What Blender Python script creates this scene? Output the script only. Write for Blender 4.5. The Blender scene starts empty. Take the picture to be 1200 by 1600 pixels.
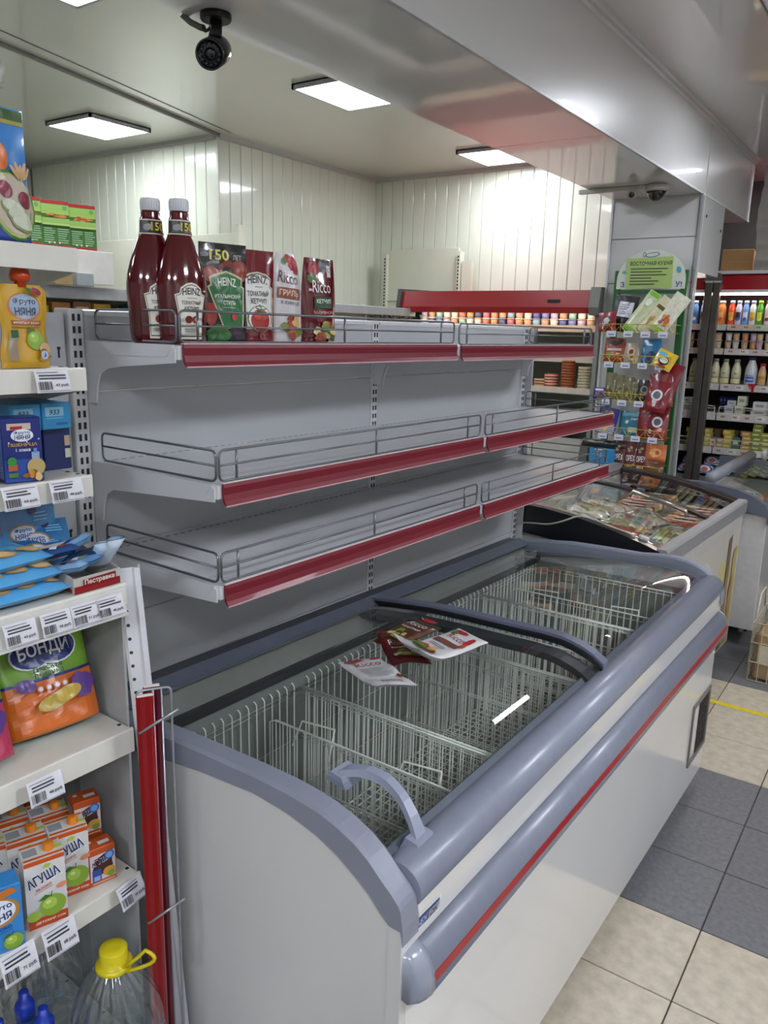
import bpy, math, random
from math import sin, cos, pi, radians
from mathutils import Vector, Matrix, noise
random.seed(7)
C = bpy.context.scene.collection

# ------------------------------------------------------------------ camera, world, exposure
H = 1.641
cam_d = bpy.data.cameras.new('camera'); cam = bpy.data.objects.new('camera', cam_d); C.objects.link(cam)
R = ((0.8208317, 0.1478453, -0.5517038), (0.5706368, -0.1705389, 0.8032995), (0.0246771, -0.9741962, -0.2243497))
cam.matrix_world = Matrix(((R[0][0], -R[0][1], -R[0][2], 0), (R[1][0], -R[1][1], -R[1][2], 0),
                           (R[2][0], -R[2][1], -R[2][2], H), (0, 0, 0, 1)))
cam_d.sensor_width = 36; cam_d.lens = 1235.29 * 36 / 1600; cam_d.clip_start = 0.02
bpy.context.scene.camera = cam
w = bpy.data.worlds.new('world'); bpy.context.scene.world = w; w.use_nodes = True
w.node_tree.nodes['Background'].inputs[0].default_value = (0.75, 0.8, 0.85, 1)
w.node_tree.nodes['Background'].inputs[1].default_value = 0.15
vs = bpy.context.scene.view_settings
vs.view_transform = 'Standard'; vs.look = 'None'; vs.gamma = 1; vs.exposure = 0.15; vs.use_curve_mapping = False
cy = bpy.context.scene.cycles
cy.max_bounces = 8; cy.diffuse_bounces = 3; cy.glossy_bounces = 3; cy.transparent_max_bounces = 16
cy.use_adaptive_sampling = True; cy.adaptive_threshold = 0.03
cy.transmission_bounces = 4; cy.sample_clamp_indirect = 6
LAMP_ROOM, LAMP_HALL = 23.0, 42.0

# ------------------------------------------------------------------ materials
def lin(h):
    h = h.lstrip('#'); o = []
    for i in (0, 2, 4):
        c = int(h[i:i+2], 16) / 255
        o.append(c / 12.92 if c <= 0.04045 else ((c + 0.055) / 1.055) ** 2.4)
    return (*o, 1)
MC = {}
def M(h, rough=0.5, metal=0.0, var=0.06, scale=30, bump=0.0, bscale=60, coat=0.0, spec=0.5):
    k = (h, rough, metal, var, scale, bump, bscale, coat, spec)
    if k in MC: return MC[k]
    m = bpy.data.materials.new('paint_%s' % h.lstrip('#')); m.use_nodes = True
    nt = m.node_tree; b = nt.nodes['Principled BSDF']; c = lin(h)
    b.inputs['Base Color'].default_value = c; b.inputs['Roughness'].default_value = rough
    b.inputs['Metallic'].default_value = metal; b.inputs['Coat Weight'].default_value = coat
    b.inputs['Coat Roughness'].default_value = 0.05; b.inputs['Specular IOR Level'].default_value = spec
    if var or bump:
        tc = nt.nodes.new('ShaderNodeTexCoord')
    if var:
        n = nt.nodes.new('ShaderNodeTexNoise'); n.inputs['Scale'].default_value = scale; n.inputs['Detail'].default_value = 3
        nt.links.new(tc.outputs['Object'], n.inputs['Vector'])
        r = nt.nodes.new('ShaderNodeValToRGB'); r.color_ramp.elements[0].position = .3; r.color_ramp.elements[1].position = .7
        r.color_ramp.elements[0].color = (*[x * (1 - var) for x in c[:3]], 1)
        r.color_ramp.elements[1].color = (*[min(1, x * (1 + var)) for x in c[:3]], 1)
        nt.links.new(n.outputs['Fac'], r.inputs['Fac']); nt.links.new(r.outputs['Color'], b.inputs['Base Color'])
    if bump:
        n2 = nt.nodes.new('ShaderNodeTexNoise'); n2.inputs['Scale'].default_value = bscale; n2.inputs['Detail'].default_value = 2
        nt.links.new(tc.outputs['Object'], n2.inputs['Vector'])
        bn = nt.nodes.new('ShaderNodeBump'); bn.inputs['Strength'].default_value = bump; bn.inputs['Distance'].default_value = 0.01
        nt.links.new(n2.outputs['Fac'], bn.inputs['Height']); nt.links.new(bn.outputs['Normal'], b.inputs['Normal'])
    MC[k] = m; return m
def P(h, rough=0.3): return M(h, rough, var=0.0)          # printed ink
def glass(name, tint=(0.93, 0.96, 0.95), ior=1.5, rough=0.0, gl=1.0):
    if name in MC: return MC[name]
    m = bpy.data.materials.new(name); m.use_nodes = True; nt = m.node_tree; nt.nodes.clear()
    o = nt.nodes.new('ShaderNodeOutputMaterial'); mx = nt.nodes.new('ShaderNodeMixShader')
    t = nt.nodes.new('ShaderNodeBsdfTransparent'); t.inputs[0].default_value = (*tint, 1)
    g = nt.nodes.new('ShaderNodeBsdfGlossy'); g.inputs['Roughness'].default_value = rough
    g.inputs[0].default_value = (gl, gl, gl, 1)
    f = nt.nodes.new('ShaderNodeLayerWeight'); f.inputs[0].default_value = .5      # symmetric Schlick reflectance of a thin pane
    p5 = nt.nodes.new('ShaderNodeMath'); p5.operation = 'POWER'; p5.inputs[1].default_value = 5
    ma = nt.nodes.new('ShaderNodeMath'); ma.operation = 'MULTIPLY_ADD'; r0 = 1.3*((ior - 1)/(ior + 1))**2
    ma.inputs[1].default_value = 1 - r0; ma.inputs[2].default_value = r0
    nt.links.new(f.outputs['Facing'], p5.inputs[0]); nt.links.new(p5.outputs[0], ma.inputs[0]); nt.links.new(ma.outputs[0], mx.inputs[0]); nt.links.new(t.outputs[0], mx.inputs[1]); nt.links.new(g.outputs[0], mx.inputs[2])
    nt.links.new(mx.outputs[0], o.inputs[0]); MC[name] = m; return m
def emit(name, h, s):
    if name in MC: return MC[name]
    m = bpy.data.materials.new(name); m.use_nodes = True; b = m.node_tree.nodes['Principled BSDF']
    b.inputs['Base Color'].default_value = lin(h); b.inputs['Emission Color'].default_value = lin(h)
    b.inputs['Emission Strength'].default_value = s; MC[name] = m; return m
GLASS = glass('lid_glass')
WIRE = M('#7c7e83', 0.3, 0.8, var=0.03)
WHITE = M('#d8d9da', 0.35, var=0.03, scale=8)
SHELFW = M('#dcdde0', 0.3, var=0.03, scale=8, coat=0.2)
RED = M('#741426', 0.42, var=0.05, scale=6, coat=0.1)
FRAME = M('#888c9b', 0.38, var=0.04, scale=10)
DARK = M('#17181b', 0.5, var=0.05)
BLACK = P('#0b0b0d', 0.5)
WHT = P('#f2f2f0', 0.3)

# ------------------------------------------------------------------ mesh builder
class MB:
    def __init__(s): s.v = []; s.f = []; s.m = []; s.s = []
    def add(s, vs_, fs, mi=0, sm=False):
        b = len(s.v); s.v += [tuple(p) for p in vs_]
        for f in fs: s.f.append([b + i for i in f]); s.m.append(mi); s.s.append(sm)
        return s
    def box(s, x0, x1, y0, y1, z0, z1, mi=0, c=0.0):
        if c <= 0:
            vs_ = [(x, y, z) for x in (x0, x1) for y in (y0, y1) for z in (z0, z1)]
            return s.add(vs_, [(0, 1, 3, 2), (4, 6, 7, 5), (0, 4, 5, 1), (2, 3, 7, 6), (0, 2, 6, 4), (1, 5, 7, 3)], mi)
        vs_ = []; idx = {}
        for X in (0, 1):
            for Y in (0, 1):
                for Z in (0, 1):
                    x = (x0, x1)[X]; y = (y0, y1)[Y]; z = (z0, z1)[Z]
                    dx = c * (1 - 2 * X); dy = c * (1 - 2 * Y); dz = c * (1 - 2 * Z)
                    for a, p in enumerate(((x, y + dy, z + dz), (x + dx, y, z + dz), (x + dx, y + dy, z))):
                        idx[X, Y, Z, a] = len(vs_); vs_.append(p)
        fs = []
        I = idx
        fs += [(I[0,0,0,0], I[0,0,1,0], I[0,1,1,0], I[0,1,0,0]), (I[1,0,0,0], I[1,1,0,0], I[1,1,1,0], I[1,0,1,0])]
        fs += [(I[0,0,0,1], I[1,0,0,1], I[1,0,1,1], I[0,0,1,1]), (I[0,1,0,1], I[0,1,1,1], I[1,1,1,1], I[1,1,0,1])]
        fs += [(I[0,0,0,2], I[0,1,0,2], I[1,1,0,2], I[1,0,0,2]), (I[0,0,1,2], I[1,0,1,2], I[1,1,1,2], I[0,1,1,2])]
        for X in (0, 1):
            for Y in (0, 1): fs.append((I[X,Y,0,0], I[X,Y,1,0], I[X,Y,1,1], I[X,Y,0,1]))
            for Z in (0, 1): fs.append((I[X,0,Z,0], I[X,1,Z,0], I[X,1,Z,2], I[X,0,Z,2]))
        for Y in (0, 1):
            for Z in (0, 1): fs.append((I[0,Y,Z,1], I[1,Y,Z,1], I[1,Y,Z,2], I[0,Y,Z,2]))
        for X in (0, 1):
            for Y in (0, 1):
                for Z in (0, 1): fs.append((I[X,Y,Z,0], I[X,Y,Z,1], I[X,Y,Z,2]))
        return s.add(vs_, fs, mi)
    def tube(s, pts, r, n=6, mi=0, closed=False, caps=True):
        pts = [Vector(p) for p in pts]; k = len(pts); vs_ = []
        up = Vector((0, 0, 1)); prev = None
        for i, p in enumerate(pts):
            if closed: d = (pts[(i + 1) % k] - pts[i - 1])
            else: d = pts[min(i + 1, k - 1)] - pts[max(i - 1, 0)]
            if d.length < 1e-9: d = Vector((0, 0, 1))
            d.normalize()
            if prev is None:
                a = d.cross(up)
                if a.length < 0.05: a = d.cross(Vector((1, 0, 0)))
            else:
                a = prev - d * prev.dot(d)
                if a.length < 0.02: a = d.cross(up)
            a.normalize(); prev = a; b = d.cross(a)
            rr = r[i] if isinstance(r, (list, tuple)) else r
            vs_ += [p + a * rr * cos(2*pi*j/n) + b * rr * sin(2*pi*j/n) for j in range(n)]
        fs = []
        for i in range(k if closed else k - 1):
            i2 = (i + 1) % k
            for j in range(n): fs.append((i*n + j, i*n + (j+1) % n, i2*n + (j+1) % n, i2*n + j))
        if caps and not closed: fs += [tuple(range(n)), tuple(range((k-1)*n, k*n))[::-1]]
        return s.add(vs_, fs, mi, n > 4)
    def lathe(s, prof, n=20, cx=0, cy=0, mi=0, sx=1.0, sy=1.0, sm=True, cap=True, ax='z'):
        vs_ = []; k = len(prof)
        for r, z in prof:
            for j in range(n):
                a = 2*pi*j/n; x = r*cos(a)*sx; y = r*sin(a)*sy
                vs_.append((cx + x, cy + y, z) if ax == 'z' else ((z, cy + x, cx + y) if ax == 'x' else (cx + x, z, cy + y)))
        fs = [(i*n + j, i*n + (j+1) % n, (i+1)*n + (j+1) % n, (i+1)*n + j) for i in range(k-1) for j in range(n)]
        s.add(vs_, fs, mi, sm)
        if cap:
            b = len(s.v) - k*n
            s.f.append([b + j for j in range(n)][::-1]); s.m.append(mi); s.s.append(False)
            s.f.append([b + (k-1)*n + j for j in range(n)]); s.m.append(mi); s.s.append(False)
        return s
    def prism(s, poly, t0, t1, ax='y', mi=0):
        # poly in the plane across ax; ax 'y' -> (x,z), 'x' -> (y,z), 'z' -> (x,y)
        def p3(a, b, t): return {'y': (a, t, b), 'x': (t, a, b), 'z': (a, b, t)}[ax]
        n = len(poly); vs_ = [p3(a, b, t0) for a, b in poly] + [p3(a, b, t1) for a, b in poly]
        fs = [(i, (i+1) % n, n + (i+1) % n, n + i) for i in range(n)] + [tuple(range(n))[::-1], tuple(range(n, 2*n))]
        return s.add(vs_, fs, mi)
    def grid(s, fn, nu, nv, mi=0, sm=True):
        vs_ = [fn(i / nu, j / nv) for i in range(nu + 1) for j in range(nv + 1)]
        fs = [(i*(nv+1)+j, (i+1)*(nv+1)+j, (i+1)*(nv+1)+j+1, i*(nv+1)+j+1) for i in range(nu) for j in range(nv)]
        return s.add(vs_, fs, mi, sm)
    def warp(s, fn): s.v = [tuple(fn(*p)) for p in s.v]; return s
    def build(s, name, mats, parent=None, kind=None, fix=True):
        me = bpy.data.meshes.new(name); me.from_pydata(s.v, [], s.f)
        if not isinstance(mats, (list, tuple)): mats = [mats]
        for m in mats: me.materials.append(m)
        me.polygons.foreach_set('material_index', s.m); me.polygons.foreach_set('use_smooth', s.s)
        if fix:
            import bmesh
            bm = bmesh.new(); bm.from_mesh(me); bmesh.ops.recalc_face_normals(bm, faces=bm.faces); bm.to_mesh(me); bm.free()
        me.update()
        o = bpy.data.objects.new(name, me); C.objects.link(o)
        if parent is not None: o.parent = parent
        if kind: o['kind'] = kind
        return o
def tag(o, label, cat, group=None):
    o['label'] = label; o['category'] = cat
    if group: o['group'] = group
    return o
def thing(name, label, cat, loc=(0, 0, 0), rz=0.0, group=None, rx=0, ry=0):
    o = bpy.data.objects.new(name, None); C.objects.link(o); o.empty_display_size = 0.05
    o.location = loc; o.rotation_euler = (rx, ry, rz); return tag(o, label, cat, group)
def dup(root, loc, rz=None, label=None, rot=None):
    r = root.copy(); C.objects.link(r); r.location = loc
    if rz is not None: r.rotation_euler = (0, 0, rz)
    if rot is not None: r.rotation_euler = rot
    if label: r['label'] = label
    for ch in list(root.children):
        c = ch.copy(); C.objects.link(c); c.parent = r
        for g in list(ch.children):
            d = g.copy(); C.objects.link(d); d.parent = c
    return r
def struct(name, mb, m, parent=None):
    return mb.build(name, m, parent, 'structure')

# ------------------------------------------------------------------ flat print: rectangles, ellipses, polygons, lettering
TX = {}
def text_geo(t, bold):
    k = (t, bold)
    if k in TX: return TX[k]
    cu = bpy.data.curves.new('lettering', 'FONT'); cu.body = t; cu.size = 1; cu.resolution_u = 2
    cu.offset = 0.022 if bold else 0.0
    ob = bpy.data.objects.new('lettering', cu); C.objects.link(ob)
    me = bpy.data.meshes.new_from_object(ob.evaluated_get(bpy.context.evaluated_depsgraph_get()))
    vs_ = [(v.co.x, v.co.y) for v in me.vertices]; fs = [tuple(p.vertices) for p in me.polygons]
    bpy.data.objects.remove(ob); bpy.data.curves.remove(cu); bpy.data.meshes.remove(me)
    if vs_:
        x0 = min(v[0] for v in vs_); x1 = max(v[0] for v in vs_); y0 = min(v[1] for v in vs_); y1 = max(v[1] for v in vs_)
        vs_ = [((x - x0) / max(1e-6, x1 - x0) - .5, (y - y0) / max(1e-6, y1 - y0) - .5) for x, y in vs_]
    TX[k] = (vs_, fs); return TX[k]
class Print:
    def __init__(s, step=0.00025, sub=1): s.items = []; s.mats = []; s.step = step; s.sub = sub; s.n = 0
    def mi(s, h):
        m = P(h) if isinstance(h, str) else h
        if m not in s.mats: s.mats.append(m)
        return s.mats.index(m)
    def _add(s, pts, fs, h, lay=None):
        s.n += 1; s.items.append((pts, fs, s.mi(h), s.n if lay is None else lay)); return s
    def rect(s, cx, cy, w_, h_, col, rot=0):
        k = s.sub; pts = []; c, d = cos(rot), sin(rot)
        for i in range(k + 1):
            for j in range(k + 1):
                a = (i / k - .5) * w_; b = (j / k - .5) * h_; pts.append((cx + a*c - b*d, cy + a*d + b*c))
        fs = [(i*(k+1)+j, (i+1)*(k+1)+j, (i+1)*(k+1)+j+1, i*(k+1)+j+1) for i in range(k) for j in range(k)]
        return s._add(pts, fs, col)
    def ell(s, cx, cy, rx, ry, col, rot=0, n=20):
        c, d = cos(rot), sin(rot); pts = [(cx, cy)]; rings = max(1, round(s.sub*max(rx, ry)/.03))
        for r in range(1, rings + 1):
            for i in range(n):
                a = rx*cos(2*pi*i/n)*r/rings; b = ry*sin(2*pi*i/n)*r/rings; pts.append((cx + a*c - b*d, cy + a*d + b*c))
        fs = [(0, 1 + i, 1 + (i+1) % n) for i in range(n)]
        for r in range(rings - 1):
            o = 1 + r*n
            fs += [(o + i, o + n + i, o + n + (i+1) % n, o + (i+1) % n) for i in range(n)]
        return s._add(pts, fs, col)
    def poly(s, pts, col): return s._add(list(pts), [tuple(range(len(pts)))], col)
    def blob(s, cx, cy, rx, ry, col, n=18, amp=.25, seed=0):
        rnd = random.Random(seed); pts = [(cx, cy)]; q = [1 + amp * (rnd.random() - .5) for _ in range(n)]
        ring = [(cx + rx*q[i]*cos(2*pi*i/n), cy + ry*q[i]*sin(2*pi*i/n)) for i in range(n)]
        return s.fan((cx, cy), ring, col)
    def fan(s, c, ring, col):
        w_ = max(max(abs(p[0] - c[0]), abs(p[1] - c[1])) for p in ring); rings = max(1, round(s.sub*w_/.03)) if s.sub > 1 else 1
        if rings > 1:
            dense = []
            for i, p in enumerate(ring):
                q = ring[(i+1) % len(ring)]; L = math.hypot(q[0]-p[0], q[1]-p[1]); k = max(1, round(L/.008))
                dense += [(p[0] + (q[0]-p[0])*j/k, p[1] + (q[1]-p[1])*j/k) for j in range(k)]
            ring = dense
        n = len(ring); pts = [c]
        for r in range(1, rings + 1): pts += [(c[0] + (p[0]-c[0])*r/rings, c[1] + (p[1]-c[1])*r/rings) for p in ring]
        fs = [(0, 1 + i, 1 + (i+1) % n) for i in range(n)]
        for r in range(rings - 1):
            o = 1 + r*n; fs += [(o + i, o + n + i, o + n + (i+1) % n, o + (i+1) % n) for i in range(n)]
        return s._add(pts, fs, col)
    def txt(s, t, cx, cy, w_, h_, col, rot=0, bold=True, skew=0.0, arc=0.0):
        vs_, fs = text_geo(t, bold); c, d = cos(rot), sin(rot); pts = []
        for x, y in vs_:
            a = x*w_ + skew*y*h_; b = y*h_ + arc*(.25 - x*x)*4; pts.append((cx + a*c - b*d, cy + a*d + b*c))
        return s._add(pts, fs, col)
    def lines(s, cx, cy, w_, h_, n, col, seed=0, fill=.45):
        rnd = random.Random(seed)
        for i in range(n):
            ww = w_ * (.65 + .35*rnd.random()); s.rect(cx - (w_-ww)/2, cy + h_*(.5 - (i+.5)/n), ww, h_/n*fill, col); s.n -= 1
        s.n += 1; return s
    def bars(s, cx, cy, w_, h_, col='#1a1a1c', n=14, seed=0):
        rnd = random.Random(seed); x = cx - w_/2
        while x < cx + w_/2:
            t = w_/n*(.3 + .9*rnd.random()); s.rect(x + t/2, cy, t, h_, col); s.n -= 1; x += t + w_/n*(.3 + .6*rnd.random())
        s.n += 1; return s
    def build(s, name, parent, mapf=None, eps=0.0004):
        if mapf is None: mapf = lambda a, b, e: (e, a, b)
        mb = MB()
        for pts, fs, mi, lay in s.items: mb.add([mapf(a, b, eps + lay*s.step) for a, b in pts], fs, mi)
        return mb.build(name, s.mats, parent, fix=False)

# ------------------------------------------------------------------ frames of reference
NEAR = Vector((-0.5561, 0.8871, 0)); AF = 0.014814; AS = 0.032956
def frame(a):
    U = Vector((sin(a), cos(a), 0)); W = Vector((-cos(a), sin(a), 0))
    return lambda u, v, z: NEAR + U*u + W*v + Vector((0, 0, z))
FZ = frame(AF); S = frame(AS)
RS = -AS; RF = -AF

# ================================================================== THE SETTING
PVC_WALL = M('#e6ead9', 0.22, var=0.03, scale=3, coat=0.5)
PVC_CEIL = M('#dddbd0', 0.3, var=0.02, scale=2, bump=0.035, bscale=3, coat=1.0)
PVC_BEAM = M('#dcdad8', 0.3, var=0.02, scale=2, bump=0.008, bscale=4, coat=1.0, spec=.8)
TRIM = M('#b9b9b4', 0.35, var=0.02)
# floor: grout bed and one object for each tile near the aisle
fl = struct('floor', MB().box(-7.5, 2.4, -2.6, 8.2, -0.12, -0.004), M('#4b443d', 0.8))
CREAM = [M(h, 0.32, var=0.16, scale=26, bump=0.04, bscale=90) for h in ('#b5ab98', '#b1a794', '#b9af9d')]
GREY = [M(h, 0.34, var=0.18, scale=60, bump=0.04, bscale=90) for h in ('#67676a', '#636366', '#6b6b6e')]
tile_me = {}
for i in range(-5, 5):
    for j in range(-5, 14):
        y0 = 1.8165 + 0.303*j; x0 = -0.325 + 0.303*i
        band = math.floor((y0 + 0.05 - 2.1195) / 0.909); pal = GREY if band % 2 == 0 else CREAM
        k = (band % 2, (i*7 + j*3) % 3)
        if k not in tile_me:
            o = MB().box(0.002, 0.301, 0.002, 0.301, -0.006, 0.0, 0, 0.0012).build('tile', pal[k[1]], fl); tile_me[k] = o.data
        else:
            o = bpy.data.objects.new('tile', tile_me[k]); C.objects.link(o); o.parent = fl
        o.location = (x0, y0, 0)
tp = MB().grid(lambda a, b: (-1.0 + 1.6*a, 3.648 + 0.034*b + 0.002*sin(a*9), 0.0012), 20, 1).build('floor_tape', M('#d9c21a', 0.5, var=.1, scale=40))
tag(tp, 'yellow marking tape stuck across the cream floor tiles', 'tape')

ZC = 2.80
ce = struct('ceiling', MB().box(-7.5, -1.45, -2.6, 6.9, ZC, ZC + .1), PVC_CEIL)
# hall ceiling boards with recessed joints
hc = struct('ceiling_hall', MB().box(-1.45, 2.4, -2.6, 8.2, 2.79, 2.9), M('#9d9c98', 0.5))
for k in range(7):
    o = MB().box(-1.2 + .5*k + .003, -1.2 + .5*(k+1) - .003, -2.6, 8.1, 2.782, 2.792, 0, .002).build('panel', PVC_BEAM, hc)
# beam
bm_ = struct('beam', MB().box(-1.685, -1.205, -2.6, 5.93, 2.412, 2.8), M('#a9a9a6', .5))
for a, b in ((-2.6, 1.3), (1.304, 4.745), (4.749, 5.93)):
    MB().box(-1.205, -1.195, a, b, 2.40, 2.79).build('panel', PVC_BEAM, bm_)
for a, b in ((-2.6, 1.3), (1.304, 3.2), (3.204, 4.70)):
    MB().box(-1.69, -1.2, a, b, 2.40, 2.412).build('panel', PVC_BEAM, bm_)
MB().box(-1.69, -1.2, 5.26, 5.93, 2.40, 2.412).build('panel', PVC_BEAM, bm_)
struct('trim_1', MB().prism([(-1.195, 2.782), (-1.165, 2.782), (-1.168, 2.772), (-1.178, 2.768), (-1.183, 2.757), (-1.195, 2.752)], -2.6, 5.93, 'y'), PVC_BEAM)
struct('trim_2', MB().box(-1.1945, -1.19, 4.741, 4.753, 0.0, 2.752), TRIM)
struct('trim_3', MB().box(-1.2, -1.193, -2.6, 5.93, 2.398, 2.408), M('#d2d2d2', .3))
# ceiling moulding running from the wall corner towards the viewer
struct('trim_4', MB().tube([(-3.895, 3.76, ZC - .006), (-3.49, 2.05, ZC - .006), (-3.2, .9, ZC - .006)], .012, 6), M('#8d8c84', .5))
struct('trim_5', MB().tube([(-3.80, 3.76, ZC - .001), (-3.36, 2.0, ZC - .001), (-3.1, .9, ZC - .001)], .003, 5), M('#8d8c84', .5))
# pillar of the beam
pl = struct('pillar', MB().box(-1.675, -1.205, 4.71, 4.755, 0, 2.41), M('#a5a5a3', .5))
PVC_PIL = M('#bcbcba', 0.2, var=0.02, scale=2, bump=0.03, bscale=3)
for z0, z1 in ((0, .62), (.624, 1.28), (1.284, 1.935), (1.939, 2.18), (2.184, 2.40)):
    MB().box(-1.68, -1.2, 4.70, 4.712, z0, z1, 0, .001).build('panel', PVC_PIL, pl)
MB().box(-1.206, -1.196, 4.712, 5.25, 2.0, 2.40).build('panel', PVC_PIL, pl)
MB().box(-1.206, -1.196, 4.712, 4.757, 0, 2.0).build('panel', PVC_PIL, pl)
MB().box(-1.66, -1.206, 5.238, 5.25, 2.0, 2.40).build('panel', PVC_PIL, pl)
MB().box(-1.66, -1.206, 4.757, 5.238, 2.0, 2.01).build('panel', PVC_PIL, pl)
MB().box(-1.69, -1.678, 4.69, 4.72, 0, 2.40).build('corner_strip', M('#cfd2d3', .3), pl)
MB().box(-1.200, -1.188, 4.69, 4.70, 0, 2.40).build('corner_strip', M('#8d8f92', .3), pl)
for p in ((-1.193, 4.82, 2.30), (-1.193, 5.18, 2.26)):
    MB().lathe([(.009, p[0]), (.009, p[0] + .003), (.004, p[0] + .005)], 8, p[2], p[1], ax='x').build('screw', M('#55504a', .4, .8), pl)
# back room walls, ribbed PVC boards each its own object
def boards(parent, n, place, me=None):
    for k in range(n):
        if me is None:
            o = MB().box(0.0015, 0.0985, 0, 0.012, 0, ZC, 0, .0035).build('board', PVC_WALL, parent); me = o.data
        else:
            o = bpy.data.objects.new('board', me); C.objects.link(o); o.parent = parent
        x, y, rz = place(k); o.location = (x, y, 0); o.rotation_euler = (0, 0, rz)
    return me
wf = struct('wall_back', MB().box(-3.95, -1.69, 5.462, 5.56, 0, ZC), M('#8f9388', .6))
me_ = boards(wf, 23, lambda k: (-3.94 + .1*k, 5.45, 0))
wl = struct('wall_left', MB().box(-4.0, -3.912, 3.766, 5.56, 0, ZC), M('#8f9388', .6))
boards(wl, 17, lambda k: (-3.90, 3.75 + .1*k, pi/2), me_)
wn = struct('wall_left_rear', MB().box(-6.0, -3.912, 3.762, 3.86, 0, ZC), M('#8f9388', .6))
boards(wn, 20, lambda k: (-5.91 + .1*k, 3.75, 0), me_)
struct('wall_left_end', MB().box(-6.05, -5.95, -2.6, 3.86, 0, ZC), PVC_WALL)
struct('trim_6', MB().box(-3.912, -3.892, 3.742, 3.752, 0, ZC), M('#d9dac8', .35))
struct('trim_7', MB().prism([(5.45, ZC), (5.425, ZC), (5.43, ZC - .02), (5.45, ZC - .028)], -3.9, -1.69, 'x'), TRIM)
struct('trim_8', MB().prism([(-3.90, ZC), (-3.875, ZC), (-3.88, ZC - .02), (-3.90, ZC - .028)], 3.75, 5.45, 'y'), TRIM)
struct('trim_9', MB().prism([(3.75, ZC), (3.725, ZC), (3.73, ZC - .02), (3.75, ZC - .028)], -5.95, -3.92, 'x'), TRIM)
# hall shell
struct('wall_far', MB().box(-1.75, 2.4, 6.75, 6.85, 0, 2.9), M('#4f4f4d', .7))  # dark grey puts the shade of this unlit wall into its colour
struct('wall_far_side', MB().box(-1.76, -1.69, 5.56, 6.85, 0, 2.9), M('#777775', .7))
struct('wall_right', MB().box(2.3, 2.4, -2.6, 8.2, 0, 2.9), M('#b8b6b0', .4))
struct('wall_front', MB().box(-6.05, 2.4, -2.6, -2.5, 0, 2.9), M('#a8a69f', .5))
# lamps
def lamp(x, y, z, s, label, sx=.45, sy=.44, group=None):
    t = thing('ceiling_light', label, 'light', (x, y, z), 0, group)
    a, b = sx/2, sy/2
    fr = MB()
    for q in ((-a, a, -b, -b+.014), (-a, a, b-.014, b), (-a, -a+.014, -b, b), (a-.014, a, -b, b)): fr.box(*q, -.024, 0)
    fr.box(-a, a, -b, b, -.006, 0)
    fr.build('housing', M('#b9b9bd', .4), t)
    MB().box(-a+.014, a-.014, -b+.014, b-.014, -.022, -.016).build('diffuser', emit('lamp%g' % s, '#f1f6ff', s), t)
    return t
lamp(-2.58, 3.43, ZC, LAMP_ROOM, 'square ceiling light half hidden by the beam, above the ketchup', .46, .46)
lamp(-4.38, 3.24, ZC, LAMP_ROOM, 'square ceiling light at the far left, over the green boxes', .43, .43)
lamp(-2.60, 5.06, ZC, LAMP_ROOM, 'small distant square ceiling light over the dark red cooler', .45, .44)
lamp(-2.60, 1.80, ZC, LAMP_ROOM, 'square ceiling light cut by the top edge of the picture', .46, .46)
for k, (x, y) in enumerate(((-4.38, 1.4), (-2.9, -.4), (-4.4, -1.0))):
    lamp(x, y, ZC, LAMP_ROOM, 'square ceiling light of the back room outside the view', .46, .46, 'back room lights')
for k, (x, y) in enumerate(((.0, -1.7), (1.35, -1.0), (1.35, 1.3), (1.35, 3.6))):  # unseen aisle lamps, the first added to brighten the freezer's near end
    lamp(x, y, 2.782, LAMP_HALL, 'square ceiling light added over the shop aisle outside the view', .6, .6, 'added aisle lights')
lamp(-.56, 4.20, 2.782, LAMP_HALL*.8, 'narrow ceiling light over the aisle, mirrored in the nearer freezer lid', .26, .5)
lamp(-.72, 6.15, 2.782, LAMP_HALL*.8, 'narrow ceiling light over the aisle end, mirrored in the farther freezer lid', .26, .5)

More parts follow.
